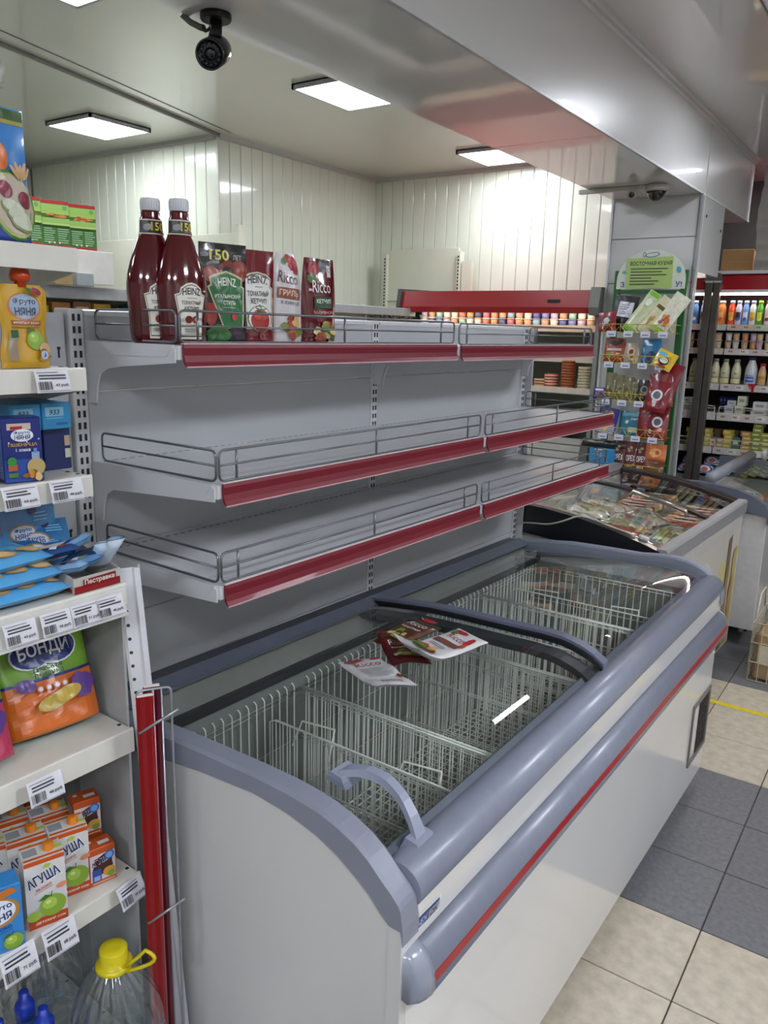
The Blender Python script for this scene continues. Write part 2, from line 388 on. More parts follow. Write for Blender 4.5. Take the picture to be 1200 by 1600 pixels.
# ================================================================== SHELVING
def smooth_rect(y0, y1, z0, z1, r=.012, x=0.0, n=3):
    pts = []
    for cx, cz, a0 in ((y1 - r, z1 - r, 0), (y0 + r, z1 - r, pi/2), (y0 + r, z0 + r, pi), (y1 - r, z0 + r, 1.5*pi)):
        for k in range(n + 1): a = a0 + pi/2*k/n; pts.append((x, cx + r*cos(a), cz + r*sin(a)))
    return pts
def shelf(label, u0, u1, vf, vb, z, red=True, fences=True, left_fence=False, right_fence=False, group=None, bracket=True, tilt=0.0):
    L = u1 - u0; D = vb - vf
    t = thing('metal_shelf', label, 'shelf', S((u0+u1)/2, vb, z), RS, group, ry=tilt)
    y0, y1 = -L/2, L/2
    MB().prism([(0, -.012), (0, 0), (D - .002, 0), (D, -.002), (D, -.026), (D - .012, -.026), (D - .012, -.012)], y0 + .004, y1 - .004, 'y').build('shelf_board', SHELFW, t)
    sl = MB()
    for k in range(int(L / .022)): sl.box(.012, .016, y0 + .02 + k*.022, y0 + .032 + k*.022, 0, .0006)
    sl.build('slots', M('#77787a', .5), t, 'stuff')
    if bracket:
        prof = [(-.004, .001), (D - .03, .001), (D - .006, -.006), (D - .006, -.032), (D*.4, -.046), (.07, -.052), (.045, -.064), (.034, -.09), (.028, -.125), (-.004, -.125)]
        for yy in (y0 + .001, y1 - .004):
            b = MB().prism(prof, yy, yy + .003, 'y').build('bracket', SHELFW, t)
            f = MB().prism([(.004, .0015), (D - .01, .0015), (D - .03, -.022), (.012, -.026)], yy - .0015, yy + .0045, 'y').build('side_lip', SHELFW, b)
    if red:
        prof = [(D + .002, .004), (D + .007, .003), (D + .009, -.004), (D + .0075, -.018), (D + .010, -.030), (D + .015, -.038), (D + .012, -.040), (D + .004, -.030), (D + .002, -.018)]
        p = MB().prism(prof, y0 + .012, y1 - .004, 'y').build('price_strip', RED, t)
        MB().prism([(D + .010, -.0385), (D + .0155, -.0375), (D + .0155, -.040), (D + .011, -.041)], y0 + .012, y1 - .004, 'y').build('strip_edge', M('#d7a7ae', .3), p)
        MB().prism([(D - .001, .0045), (D + .007, .0042), (D + .007, .0028), (D - .001, .002)], y0 + .012, y1 - .004, 'y').build('strip_edge', M('#e6e2e3', .25), p)
    if fences:
        def fence(pts_fn, nposts, name='wire_fence'):
            mb = MB(); a, b = pts_fn
            ln = (Vector(b) - Vector(a)).length; dv = (Vector(b) - Vector(a)).normalized()
            ring = [Vector(a) + dv*(p[1]) + Vector((0, 0, p[2])) for p in smooth_rect(0, ln, .006, .064)]
            mb.tube(ring, .0025, 6, closed=True)
            mb.tube([Vector(a) + Vector((0, 0, .036)), Vector(b) + Vector((0, 0, .036))], .0022, 6)
            for f in nposts:
                q = Vector(a) + dv*ln*f; mb.tube([q + Vector((0, 0, .004)), q + Vector((0, 0, .066))], .0026, 6)
            return mb.build(name, WIRE, t)
        fence(((D - .004, y0 + .012, 0), (D - .004, y1 - .006, 0)), (.045, .5, .93))
        if left_fence: fence(((.03, y0 + .008, 0), (D - .008, y0 + .008, 0)), ())
        if right_fence: fence(((.03, y1 - .008, 0), (D - .008, y1 - .008, 0)), (.12, .9))
    return t
VB = .905
# gondola skeleton: uprights, back panels, base
g = thing('gondola_rack', 'grey metal gondola rack standing behind the open freezer', 'rack', S(0, 0, 0), RS)
UPR = M('#cfd0d3', .35, var=.03)
for u in (.082, 1.088, 2.088):
    up = MB().box(-VB - .05, -VB + .002, u - .017, u + .017, 0, 1.668, 0, .002).build('upright', UPR, g)
    sl = MB()
    for k in range(64):
        z = .10 + k*.0245
        for yy in ((u - .009, u - .0035), (u + .0035, u + .009)): sl.box(-VB + .0015, -VB + .0032, yy[0], yy[1], z, z + .014)
    sl.build('slots', M('#1c1d22', .6), up, 'stuff')
for (a, b) in ((.101, 1.070), (1.106, 2.070)):
    for k in range(9):
        z0 = .14 + k*.17
        MB().box(-VB - .012, -VB, a, b, z0 + .0012, min(z0 + .1688, 1.66), 0, .0018).build('back_panel', M('#b4b6b9', .42, var=.03, scale=5), g)
    MB().prism([(-VB - .03, 1.655), (-VB + .003, 1.655), (-VB + .003, 1.664), (-VB - .03, 1.668)], a, b, 'y').build('top_cap', UPR, g)
MB().box(-VB, -.87, .101, 2.07, .0, .12, 0, .003).build('plinth', UPR, g)
ep = MB().box(-VB - .01, -VB + .03, 2.106, 2.112, .3, 1.66).build('end_plate', UPR, g)
shelf('top metal shelf, nearer half, holding the ketchup bottles and sauce pouches', .10, 1.083, .615, .905, 1.603, True, True, True, False)
shelf('empty top metal shelf, far half, beside the dark red cooler', 1.093, 2.07, .615, .905, 1.600, True, True, False, True)
shelf('empty middle metal shelf, nearer half, bare white surface', .10, 1.083, .515, .905, 1.352, True, True, True, False)
shelf('empty middle metal shelf, far half, tilted slightly up', 1.093, 2.07, .515, .905, 1.350, True, True, False, True)
shelf('empty bottom metal shelf, nearer half, just above the freezer', .10, 1.083, .515, .905, 1.155, True, True, True, False)
shelf('empty bottom metal shelf, far half, just above the freezer', 1.093, 2.07, .515, .905, 1.153, True, True, False, True)

# left gondola with baby food
g2 = thing('gondola_rack', 'white gondola rack on the left holding the baby food shelves', 'rack', S(0, 0, 0), RS)
for k in range(8):
    z0 = .14 + k*.19
    pn = MB().box(-VB - .02, -VB - .008, -1.25, .062, z0 + .001, z0 + .189, 0, .0018).build('back_panel', M('#b9bbbe', .42, var=.03), g2)
    hb = MB()
    for j in range(16):
        yy = .045 - j*.028; hb.box(-VB - .0085, -VB - .007, yy - .002, yy + .002, z0 + .10, z0 + .118); hb.box(-VB - .0085, -VB - .007, yy - .003, yy + .004, z0 + .116, z0 + .122)
    hb.build('keyholes', DARK, pn, 'stuff')
sp = MB().box(-.885, -.545, -.094, -.089, .05, 1.155).build('side_panel', M('#a5a6a6', .5, var=.05), g2)
MB().box(-.72, -.70, -.1, -.094, .3, 1.15).build('rib', M('#9a9b9b', .5), sp)
LW = M('#dcd9d0', .35, var=.03, coat=.2)
def lshelf(label, vf, z, fh=.034, channel=False, ue=-.1):
    D = .88 - vf; t = thing('baby_food_shelf', label, 'shelf', S(ue, .88, z), RS)
    MB().box(0, D, -1.1, -.002, -.012, 0, 0, .001).build('shelf_board', LW, t)
    f = MB().prism([(D - .003, .0015), (D + .001, .001), (D + .002, -.002), (D + .002, -fh), (D - .014, -fh), (D - .014, -fh + .002), (D - .003, -fh + .004)], -1.1, 0, 'y').build('front_lip', LW, t)
    MB().prism([(0, -.012), (D - .005, -.012), (D - .005, -fh), (.10, -max(fh, .07)), (0, -max(fh, .08))], -.003, 0, 'y').build('bracket', M('#c3c1ba', .4), t)
    rv = MB()
    for q in (.09, .22, D - .03): rv.box(q, q + .006, -.012, -.006, 0, .0008)  # dark raised marks stand in for the black holes near the shelf end
    rv.build('hole_marks', DARK, t, 'stuff')
    if channel:
        MB().prism([(D + .002, -.004), (D + .005, -.004), (D + .012, -.046), (D + .018, -.046), (D + .018, -.050), (D + .007, -.050)], -1.1, -.008, 'y').build('price_channel', M('#d5d4d0', .2), t)
    return t
lshelf('baby food shelf above eye level, top of the left rack', .605, 1.755, .036)
lshelf('baby food shelf carrying the yellow fruit pouch', .60, 1.567, .036)
lshelf('baby food shelf carrying the dark blue drink box', .60, 1.388, .036)
lshelf('baby food shelf with price channel, under the blue biscuit bags', .52, 1.213, .036, True)
lshelf('baby food shelf carrying the green and orange biscuit bags', .52, .945, .044)
lshelf('baby food shelf carrying the apple juice cartons', .52, .653, .036)
lshelf('base shelf of the left rack, under the water bottle', .395, .262, .24)

# loose perforated upright leaning at the end of the left rack
lp = thing('perforated_post', 'loose white perforated metal post leaning at the rack end', 'post', S(-.020, .505, 0), RS + radians(-35), rx=radians(3.2))
MB().prism([(-.006, -.019), (.008, -.019), (.012, -.014), (.012, .006), (.017, .010), (.017, .019), (-.006, .019), (-.006, .016), (.013, .015), (.013, .012), (.008, .007), (.008, -.015), (-.006, -.016)], 0.0, 1.235, 'z').build('profile', M('#e2e3e8', .3, .1, var=.03), lp)
ho = MB()
for k in range(46): ho.lathe([(.0032, .0121), (.0032, .0126)], 8, .06 + k*.0255, -.010, ax='x')
ho.build('holes', M('#3a3a40', .6), lp, 'stuff')

# spare wire fence and two red price strips standing upright between rack and freezer
wfz = thing('wire_fence_spare', 'spare chrome wire fence standing upright beside the freezer end', 'wire fence', S(-.103, .455, 0), RS + radians(-30))
mb = MB(); mb.tube([(0, p[1], p[2]) for p in smooth_rect(-.026, .030, .02, 1.04, .008)], .0022, 6, closed=True)
mb.tube([(.002, 0, .02), (.002, 0, 1.04)], .002, 6); mb.tube([(.002, .014, .02), (.002, .014, 1.04)], .0014, 6)
mb.build('wires', M('#a9abb0', .3, .6), wfz)
for z in (.965, .59): MB().tube([(.006, -.026, z), (.008, .040, z + .035)], .0024, 6).build('cross_wire', M('#a9abb0', .3, .6), wfz)
for k, (du, hh, lab) in enumerate(((-.013, 1.03, 'bright red plastic price strip standing on end, left one'), (.011, 1.035, 'dark red plastic price strip standing on end, right one'))):
    p = thing('price_strip_spare', lab, 'price strip', S(-.103 + du, .466 + du*.55, 0), RS + radians(-30))
    col = M('#850c10', .25, coat=.3) if k == 0 else M('#5e0f20', .25, coat=.3)
    MB().prism([(-.004, -.014), (.0, -.015), (.003, -.008), (.001, 0), (.003, .008), (0, .015), (-.004, .014), (-.002, 0)], .0, hh, 'z').build('profile', col, p)
    MB().box(-.004, .001, -.013, .013, hh, hh + .003).build('cut_end', M('#e0d5d5', .4), p)

# ================================================================== THE OPEN CHEST FREEZER
LZ = 2.04
TOP = [(-.006, .742), (0, .783), (.018, .802), (.036, .816), (.060, .838), (.087, .856), (.125, .872), (.166, .883), (.23, .890), (.31, .892), (.45, .890), (.573, .886), (.70, .872), (.86, .852)]
BOT = [(-.006, .738), (.020, .738), (.037, .752), (.060, .775), (.086, .793), (.125, .816), (.166, .833), (.23, .848), (.31, .855), (.45, .846), (.56, .832), (.70, .812), (.86, .79)]
def interp(tab, v):
    if v <= tab[0][0]: return tab[0][1]
    for (a, b), (c, d) in zip(tab, tab[1:]):
        if v <= c: return b + (d - b)*(v - a)/(c - a)
    return tab[-1][1]
def wz(x, y, z):
    v = -x
    return (x, y, z - .045*(y/LZ)*min(1, max(0, v)/.3) if z > .70 else z)
fz = thing('chest_freezer', 'long empty white chest freezer with grey frame and open-wire baskets', 'freezer', tuple(FZ(0, 0, 0)), RF)
FW = M('#dddcda', .12, var=.02, scale=3, coat=.6, spec=.7)
FS = M('#d6d6d4', .3, var=.03, scale=3)
LIN = M('#858984', .35, var=.03, scale=5)
# body shell
MB().box(-.012, 0, .018, LZ - .004, .06, .76, 0, .001).build('front_panel', FW, fz)
sidep = [(-.028, .06), (-.028, .745)] + [(-v, interp(BOT, v) + .006) for v in (.04, .086, .125, .166, .23, .31, .45, .56, .70, .85)] + [(-.85, .06)]
MB().prism(sidep, .004, .014, 'y').warp(wz).build('side_panel', FS, fz)
MB().prism(sidep, LZ - .014, LZ - .004, 'y').warp(wz).build('side_panel', FS, fz)
MB().prism([(0, .06), (0, .75), (-.026, .75), (-.026, .06)], 0, .018, 'y').build('corner_post', FS, fz)
MB().box(-.85, -.84, .014, LZ - .014, .06, .78).build('back_panel', FS, fz)
MB().box(-.83, -.05, .03, LZ - .03, .0, .06).build('base', DARK, fz)
# liner
ln = MB(); a, b, y0, y1, zb, zt = -.70, -.075, .055, LZ - .06, .24, .795
ln.box(a - .004, a, y0, y1, zb, zt); ln.box(b, b + .004, y0, y1, zb, zt - .01); ln.box(a, b, y0 - .004, y0, zb, zt); ln.box(a, b, y1, y1 + .004, zb, zt - .04); ln.box(a, b, y0, y1, zb - .004, zb)
ln.build('liner', LIN, fz)
# interior ledge and gasket
MB().prism([(-.70, .80), (-.78, .832), (-.78, .822), (-.70, .79)], .045, LZ - .045, 'y').warp(wz).build('inner_ledge', M('#8c8c86', .4), fz)
MB().prism([(-.688, .790), (-.688, .808), (-.706, .811), (-.706, .790)], .045, LZ - .045, 'y').warp(wz).build('gasket', M('#26282a', .5), fz)
# grey end caps
def cap(y0, y1):
    mb = MB(); vs_ = [.86*(k/60)**1.5 - .006 for k in range(61)]
    top = [(v, interp(TOP, v)) for v in vs_]; bot = [(v, min(interp(BOT, v), interp(TOP, v) - .03)) for v in vs_]
    n = len(vs_); r = .006; pts = []
    for (v, zt_), (_, zb_) in zip(top, bot):
        pts += [(-v, y0, zb_), (-v, y0, zt_ - r), (-v, y0 + r, zt_), (-v, y1 - r, zt_), (-v, y1, zt_ - r), (-v, y1, zb_)]
    fs = [(i*6 + j, (i+1)*6 + j, (i+1)*6 + (j+1) % 6, i*6 + (j+1) % 6) for i in range(n-1) for j in range(6)]
    fs += [tuple(range(6)), tuple(range((n-1)*6, n*6))[::-1]]
    return mb.add(pts, fs, 0, False).warp(wz)
cap(-.006, .040).build('end_cap', FRAME, fz); cap(LZ - .036, LZ + .006).build('end_cap', FRAME, fz)
MB().prism([(-.775, .850), (-.785, .862), (-.845, .858), (-.862, .845), (-.862, .80), (-.80, .80)], .04, LZ - .036, 'y').warp(wz).build('back_rail', M('#3c4049', .4, var=.04), fz)
MB().prism([(-.752, .846), (-.752, .852), (-.790, .868), (-.796, .862)], .04, LZ - .036, 'y').warp(wz).build('back_rail_lip', M('#5a5f6c', .35), fz)
# front rail and bumper
rp = [(-.034 + .042*cos(2*pi*k/20), .777 + .040*sin(2*pi*k/20)) for k in range(20)]
o = MB().prism(rp, .040, LZ - .03, 'y').build('front_rail', M('#868b9b', .32, var=.04, coat=.1), fz)
for p in o.data.polygons: p.use_smooth = len(p.vertices) == 4
MB().prism([(-.074, .79), (-.080, .81), (-.076, .812), (-.066, .80)], .040, LZ - .036, 'y').build('lid_track', M('#5d626f', .4), fz)
bp = [(.0, .600), (.020, .596), (.032, .602), (.037, .614), (.0365, .635), (.0335, .655), (.025, .675), (.012, .687), (.0, .690)]
bmp = MB().prism(bp, .045, LZ - .03, 'y').build('bumper', M('#7f8493', .32, var=.04, coat=.1), fz)
for p in bmp.data.polygons: p.use_smooth = len(p.vertices) == 4 and p.area > .01
MB().prism([(.0365, .629), (.0378, .629), (.0365, .645), (.034, .645)], .045, LZ - .03, 'y').build('red_stripe', M('#a11418', .3), bmp)
def bcap(y0, y1):
    mb = MB(); ring = []
    for f, sc in ((0, .55), (.3, .82), (.65, .96), (1, 1.03)):
        y = y0 + (y1 - y0)*f
        ring.append([(x*sc if x > .001 else 0, y, .642 + (z - .642)*(.80 + .20*sc)) for x, z in bp])
    n = len(bp); vs_ = [p for r in ring for p in r]
    fs = [(i*n + j, i*n + j + 1, (i+1)*n + j + 1, (i+1)*n + j) for i in range(3) for j in range(n - 1)]
    fs += [tuple(range(n)), tuple(range(3*n, 4*n))[::-1]]
    return mb.add(vs_, fs, 0, True)
bcap(.006, .046).build('bumper_cap', M('#9297a5', .25, coat=.3), fz); bcap(LZ - .006, LZ - .032).build('bumper_cap', M('#9297a5', .25, coat=.3), fz)
# logo sticker and grille
pr = Print(); L0 = lambda a, b, e: (e, a, b)
pr.poly([(.026, .706), (.110, .704), (.116, .730), (.040, .733), (.028, .728)], '#e6e9ee')
pr.poly([(.030, .709), (.108, .707), (.111, .727), (.042, .729), (.031, .724)], '#1c2f6e')
pr.poly([(.076, .709), (.109, .708), (.112, .722), (.078, .722)], '#a8adb0')
pr.txt('СНЕЖ', .054, .717, .038, .012, '#b9c8e8', skew=.3); pr.txt('ОК', .092, .7155, .024, .010, '#3a3d44', skew=.3)
pr.build('logo_sticker', fz, L0, .0006)
gr = MB()
for q in ((1.80, 1.81, .165, .40), (2.015, 2.03, .165, .40), (1.81, 2.015, .385, .40), (1.81, 2.015, .165, .18)): gr.box(0, .006, q[0], q[1], q[2], q[3], 0, .001)
gr.build('vent_frame', M('#6d6862', .4), fz)
gs = MB()
for k in range(11): gs.prism([(-.008, 0), (.004, .006), (.004, .008), (-.008, .003)], 1.90, 2.015, 'y'); gs.v[-8:] = [(x, y, z + .185 + k*.018) for x, y, z in gs.v[-8:]]
gs.build('vent_slats', M('#4a4642', .5), fz, 'stuff')
MB().box(.0005, .0015, 1.895, 2.012, .182, .383).build('vent_opening', M('#1b1613', .7), fz)
# glass sliding lids with curved frames
def arc(v): return interp(TOP, v) - .014
def lid(y0, y1, dz, bar_near, bar_far, handle):
    t = thing('sliding_glass_lid', handle[0], 'glass lid', tuple(FZ(0, 0, 0)), RF)
    vv = [.055 + .735*k/24 for k in range(25)]
    def fn(a, b): v = vv[round(b*24)]; return wz(-v, y0 + (y1 - y0)*a, arc(v) + dz)
    gl = MB().grid(fn, 6, 24).build('glass_pane', GLASS, t, fix=False)
    def bar(ya, yb, h0, h1, mat, name='frame_bar', va=.05, vb_=.80):
        mb = MB(); pts = []; ks = [va + (vb_ - va)*k/26 for k in range(27)]
        for v in ks:
            z = arc(v) + dz; pts += [(-v, ya, z + h0), (-v, ya, z + h1), (-v, yb, z + h1), (-v, yb, z + h0)]
        fs = [(i*4 + j, (i+1)*4 + j, (i+1)*4 + (j+1) % 4, i*4 + (j+1) % 4) for i in range(26) for j in range(4)] + [(0, 1, 2, 3), (104, 107, 106, 105)]
        return mb.add(pts, fs).warp(wz).build(name, mat, t)
    if bar_near: bar(y0 - .001, y0 + .05, -.016, .002, M('#23262c', .4), 'frame_bar')
    if bar_far:
        bar(y1 - .026, y1 + .006, -.006, .014, M('#6b7084', .32, coat=.2), 'frame_bar'); bar(y1 - .034, y1 - .026, -.008, .006, DARK, 'rubber_edge')
    return t, bar
lt, _ = lid(.042, 1.0, .004, False, True, ('nearer curved sliding glass lid of the long freezer, pouches on it',))
lt2, _ = lid(.90, LZ - .04, -.010, True, False, ('farther curved sliding glass lid of the long freezer',))
# arched grey handle moulded on the nearer lid
mb = MB(); n = 16; pts = []
for k in range(n + 1):
    f = k/n; v = .205 - .165*f; zb_ = arc(v) + .004; lift = .016*sin(pi*f)**.8
    wd = .013 + .006*abs(2*f - 1)**3
    y = .112 + .020*sin(pi*f)
    for (dy, dz_) in ((-wd, 0), (-wd*.75, .013), (wd*.75, .013), (wd, 0)): pts.append((-v, y + dy, zb_ + lift + dz_))
fs = [(i*4 + j, (i+1)*4 + j, (i+1)*4 + (j+1) % 4, i*4 + (j+1) % 4) for i in range(n) for j in range(4)] + [(0, 1, 2, 3), (n*4, n*4+3, n*4+2, n*4+1)]
mb.add(pts, fs)
for v, s_ in ((.205, 1), (.045, -1)):
    z = arc(v); mb.prism([(-v - .022, z - .002 if s_ == 1 else z - .008), (-v + .022, z - .010 if s_ == 1 else z - .022), (-v + .012, z + .012), (-v - .012, z + .016)], .088, .136, 'y')
mb.warp(wz).build('handle', M('#8f95a8', .35, var=.03), lt)
# wire baskets with dividers
WB = M('#eeeee6', .35, var=.02)
def basket(y0, y1, label, k):
    t = thing('wire_basket', label, 'basket', tuple(FZ(0, 0, 0)), RF)
    xa, xb, zt, zb_ = -.690, -.088, .735, .30; top = MB(); mesh = MB(); r = .0021
    ring = [(xa, y0), (xb, y0), (xb, y1), (xa, y1)]
    for z, rr in ((zt, .0028), (zt - .012, .0016), (.60, .0022), (.45, .0022)):
        top.tube([(x, y, z) for x, y in ring], rr, 5, closed=True)
    top.tube([(x + (.01 if x == xa else -.01), y + (.01 if y == y0 else -.01), zb_) for x, y in ring], .0028, 5, closed=True)
    for zz in (zt,):                                   # hooks over the liner edge
        yy = y0 + .02
        while yy < y1:
            mesh.tube([(xa + .002, yy, zb_), (xa, yy, zt + .012), (xa - .006, yy, zt + .018), (xa - .012, yy, zt + .018)], r, 4, caps=False)
            mesh.tube([(xb - .002, yy, zb_), (xb, yy, zt)], r, 4, caps=False); yy += .027
    x = xa + .02
    while x < xb:
        for yy in (y0, y1): mesh.tube([(x, yy + (.003 if yy == y0 else -.003), zb_), (x, yy, zt)], r, 4, caps=False)
        x += .027
    x = xa + .012
    while x < xb: mesh.tube([(x, y0, zb_), (x, y1, zb_)], r, 4, caps=False); x += .027
    yy = y0 + .014
    while yy < y1: mesh.tube([(xa, yy, zb_ - .002), (xb, yy, zb_ - .002)], r, 4, caps=False); yy += .027
    top.build('rim', WB, t); mesh.build('wires', WB, t, 'stuff')
    return t
def divider(y, label, zt=.700):
    t = thing('basket_divider', label, 'divider', tuple(FZ(0, 0, 0)), RF)
    xa, xb, zb_ = -.684, -.094, .33; mb = MB()
    mb.tube([(xa, y, zb_), (xa, y, zt - .01), (xa + .02, y, zt), (xb - .02, y, zt), (xb, y, zt - .01), (xb, y, zb_)], .0028, 5); mb.tube([(xa, y, .56), (xb, y, .56)], .0022, 5)
    mb.build('rim', WB, t); ms = MB(); x = xa + .02
    while x < xb: ms.tube([(x, y, zb_), (x, y, zt)], .0020, 4, caps=False); x += .023
    ms.build('wires', WB, t, 'stuff')
    for xx in (-.56, -.26):
        MB().tube([(xx - .05, y + .0, zt - .05), (xx - .045, y + .03, zt + .005), (xx + .045, y + .045, zt + .005), (xx + .055, y + .01, zt - .06)], .0028, 5).build('handle_wire', WB, t)
    return t
edges = [.062, .550, 1.03, 1.50, 1.972]
for k in range(4): basket(edges[k] + .006, edges[k+1] - .006, ('white wire basket at the nearest end of the long freezer', 'second white wire basket from the near end, under the pouches', 'third white wire basket from the near end of the freezer', 'white wire basket at the far end of the long freezer')[k], k)
for y, l in ((.30, 'first wire divider at the near end of the freezer'), (.425, 'second wire divider from the near end, with handles'), (.80, 'wire divider in the second basket under the pouches'), (1.30, 'wire divider in the third freezer basket'), (1.74, 'wire divider nearest the far end of the freezer')): divider(y, l) if y not in (.30, .80) else None

# ================================================================== PACKAGING BUILDERS
def pouch_fn(w_, h_, t, seed=0, top=1.0, wr=.0015, gus=True):
    # returns surface function f(a, b, side, e): a across (-w/2..w/2), b up (0..h)
    def halfw(b): return w_/2 * (1 - (1 - top)*max(0, (b/h_ - .55)/.45)**1.3)
    def f(a, b, side=1, e=0.0):
        q = min(1, abs(a)/max(1e-6, w_/2)); s = b/h_
        base = (1 - s)**.75 if gus else sin(pi*min(1, max(0, s)))**.6
        lo = min(1, (s + .02)/.06)**.5 if gus else 1
        th = t/2*max(0, 1 - q*q)**.5*max(0, min(1, base))*lo
        nz = noise.noise(Vector((a*38 + seed, b*30, seed*1.7)))*wr + noise.noise(Vector((a*90, b*70 + seed, seed)))*wr*.5
        return (side*(max(th, .0006) + (nz if q < .97 else 0) + e), a*halfw(b)/(w_/2), b)
    return f
def pouch(name, parent, f, w_, h_, mat, nu=14, nv=20):
    mb = MB()
    mb.grid(lambda u, v: f((u - .5)*w_, v*h_, 1), nu, nv); mb.grid(lambda u, v: f((u - .5)*w_, v*h_, -1), nu, nv)
    return mb.build(name, mat, parent)
def mapped(f): return lambda a, b, e: f(a, b, 1, e)
def crate(name, parent, w_, h_, d, mat, c=.0015):
    return MB().box(-d/2, d/2, -w_/2, w_/2, 0, h_, 0, c).build(name, mat, parent)
FOOD = ('#c98a3c', '#b5432a', '#6f8f34', '#e0c58a', '#8e2f1d')
def food(pr, cx, cy, rx, ry, seed, n=9, pal=FOOD):
    rnd = random.Random(seed)
    for i in range(n):
        a = rnd.random()*2*pi; r = rnd.random()**.5
        pr.blob(cx + rx*.75*r*cos(a), cy + ry*.75*r*sin(a), rx*(.22 + .2*rnd.random()), ry*(.22 + .2*rnd.random()), pal[i % len(pal)], 10, .5, seed*9 + i)
def apple(pr, cx, cy, r, seed=0):
    pr.ell(cx, cy, r, r*.95, '#86a83a'); pr.ell(cx - r*.22, cy + r*.25, r*.55, r*.5, '#a5c254'); pr.ell(cx - r*.32, cy + r*.4, r*.2, r*.16, '#cfe08e')
    pr.rect(cx - r*.05, cy + r*1.05, r*.06, r*.5, '#3c3a20', -.2)
    pr.poly([(cx - r*.1, cy + r*.95), (cx - r*.55, cy + r*1.15), (cx - r*1.05, cy + r*.75), (cx - r*.6, cy + r*.7)], '#3f7430')

# ------------------------------------------------------------------ ketchup and sauces on the top shelf
ZT = 1.6045
def ketchup(u, v, label, rz):
    t = thing('ketchup_bottle', label, 'bottle', S(u, v, ZT), RS + rz, 'red ketchup bottles'); t.scale = (1.04, 1.04, 1.04)
    prof = [(.020, 0), (.036, .0), (.041, .004), (.0425, .02), (.0435, .06), (.046, .092), (.0455, .108), (.0432, .125), (.0375, .148), (.030, .170), (.0235, .188), (.0195, .200), (.0185, .222), (.0160, .228), (.0165, .234), (.0150, .238)]
    def rad(z):
        for (r0, z0), (r1, z1) in zip(prof[1:], prof[2:]):
            if z <= z1: return r0 + (r1 - r0)*(z - z0)/max(1e-6, z1 - z0)
        return .015
    body = MB().lathe(prof, 36, sx=.80, sy=1.10); body.build('bottle_body', M('#540810', .12, var=.04, coat=.8), t)
    cp = MB().lathe([(.0165, .237), (.0175, .2385), (.0175, .256), (.0165, .2585), (.008, .2595)], 28)
    c = cp.build('screw_cap', M('#dfe0e6', .4), t)
    rb = MB()
    for k in range(24): a = 2*pi*k/24; rb.tube([(.0176*cos(a), .0176*sin(a), .240), (.0176*cos(a), .0176*sin(a), .255)], .0006, 4)
    rb.build('ridges', M('#d2d3d9', .4), c)
    def mf(a, b, e):
        r = rad(b) + e; th = a/max(.02, rad(b)); return (.80*r*cos(th) + e*.6, 1.10*r*sin(th), b)
    pr = Print(.00025, 8)
    def shieldp(s, dx=0): return [(dx + x*s*1.12, .066 + (y - .066)*s*1.05) for x, y in ((-.019, .012), (.019, .012), (.020, .05), (.027, .088), (.019, .091), (.017, .100), (.008, .107), (0, .109), (-.008, .107), (-.017, .100), (-.019, .091), (-.027, .088), (-.020, .05))]
    def fan(pts, col):
        pr.fan((0, .06), pts, col)
    fan(shieldp(1.0), '#e7e2d2'); fan(shieldp(.93), '#4a5540'); fan(shieldp(.89), '#e9e6dc')
    pr.txt('HEINZ', 0, .094, .033, .0125, '#30302e', arc=.002); pr.txt('ТОМАТНЫЙ', 0, .076, .036, .0085, '#3b3733'); pr.txt('КЕТЧУП', 0, .0645, .026, .0075, '#3b3733')
    pr.rect(0, .0835, .018, .001, '#8a8375'); pr.ell(-.006, .045, .006, .007, '#7d1a14'); pr.ell(.006, .045, .006, .007, '#9a2a1d'); pr.ell(.006, .045, .0025, .003, '#d5b28a'); pr.rect(0, .034, .026, .003, '#b3863f'); pr.lines(0, .026, .028, .008, 3, '#7b776b', 3)
    pr.build('front_label', t, mf)
    pn = Print(.00025, 10); pn.rect(0, .2085, .11, .022, '#2f2d2c'); pn.rect(0, .2205, .11, .002, '#d9cfc4'); pn.rect(0, .1965, .11, .002, '#d9cfc4')
    pn.txt('150', .006, .2095, .024, .015, '#d6c23a'); pn.blob(-.012, .208, .008, .006, '#8b8d8c', seed=3); pn.ell(.014, .199, .004, .0025, '#b5302c'); pn.ell(.022, .199, .004, .0022, '#d7d2ca')
    pn.build('neck_label', t, mf)
    return t
ketchup(.146, .735, 'left ketchup bottle, partly behind its twin', radians(-14))
ketchup(.178, .690, 'right ketchup bottle, front label facing the viewer', radians(-10))

def sauce(u, v, w_, h_, t_, rz, label, bodycol, seed, top=1.0, rx=0, cat='pouch'):
    t = thing('sauce_pouch', label, cat, S(u, v, ZT), RS + rz, ry=rx)
    f = pouch_fn(w_, h_, t_, seed, top, .0016)
    pouch('pouch_body', t, f, w_, h_, bodycol); return t, f
FOIL = lambda h, r=.22: M(h, r, var=.05, scale=20, coat=.5)
t, f = sauce(.318, .725, .112, .204, .050, radians(-12), 'black and green Italian style ketchup pouch beside the bottles', FOIL('#1d1413'), 3)
pr = Print(.0003, 8)
pr.rect(0, .163, .108, .050, '#17100f'); pr.blob(.036, .150, .020, .022, '#8e3a25', seed=1); pr.blob(-.032, .140, .022, .016, '#a34a30', seed=2); pr.blob(.005, .150, .020, .02, '#7a2a1d', seed=5); pr.blob(.005, .146, .013, .013, '#241512', seed=6)
pr.txt('150', -.012, .180, .046, .022, '#d8cf6a'); pr.txt('ЛЕТ', .030, .177, .020, .010, '#c9c2b6')
sh = [(-.036, .132), (-.022, .138), (0, .145), (.022, .138), (.036, .132), (.034, .118), (.040, .114), (.032, .035), (-.014, .035), (-.040, .114), (-.034, .118)]
def fan(pr, pts, col, c=(0, .09)): pr.fan(c, list(pts), col)
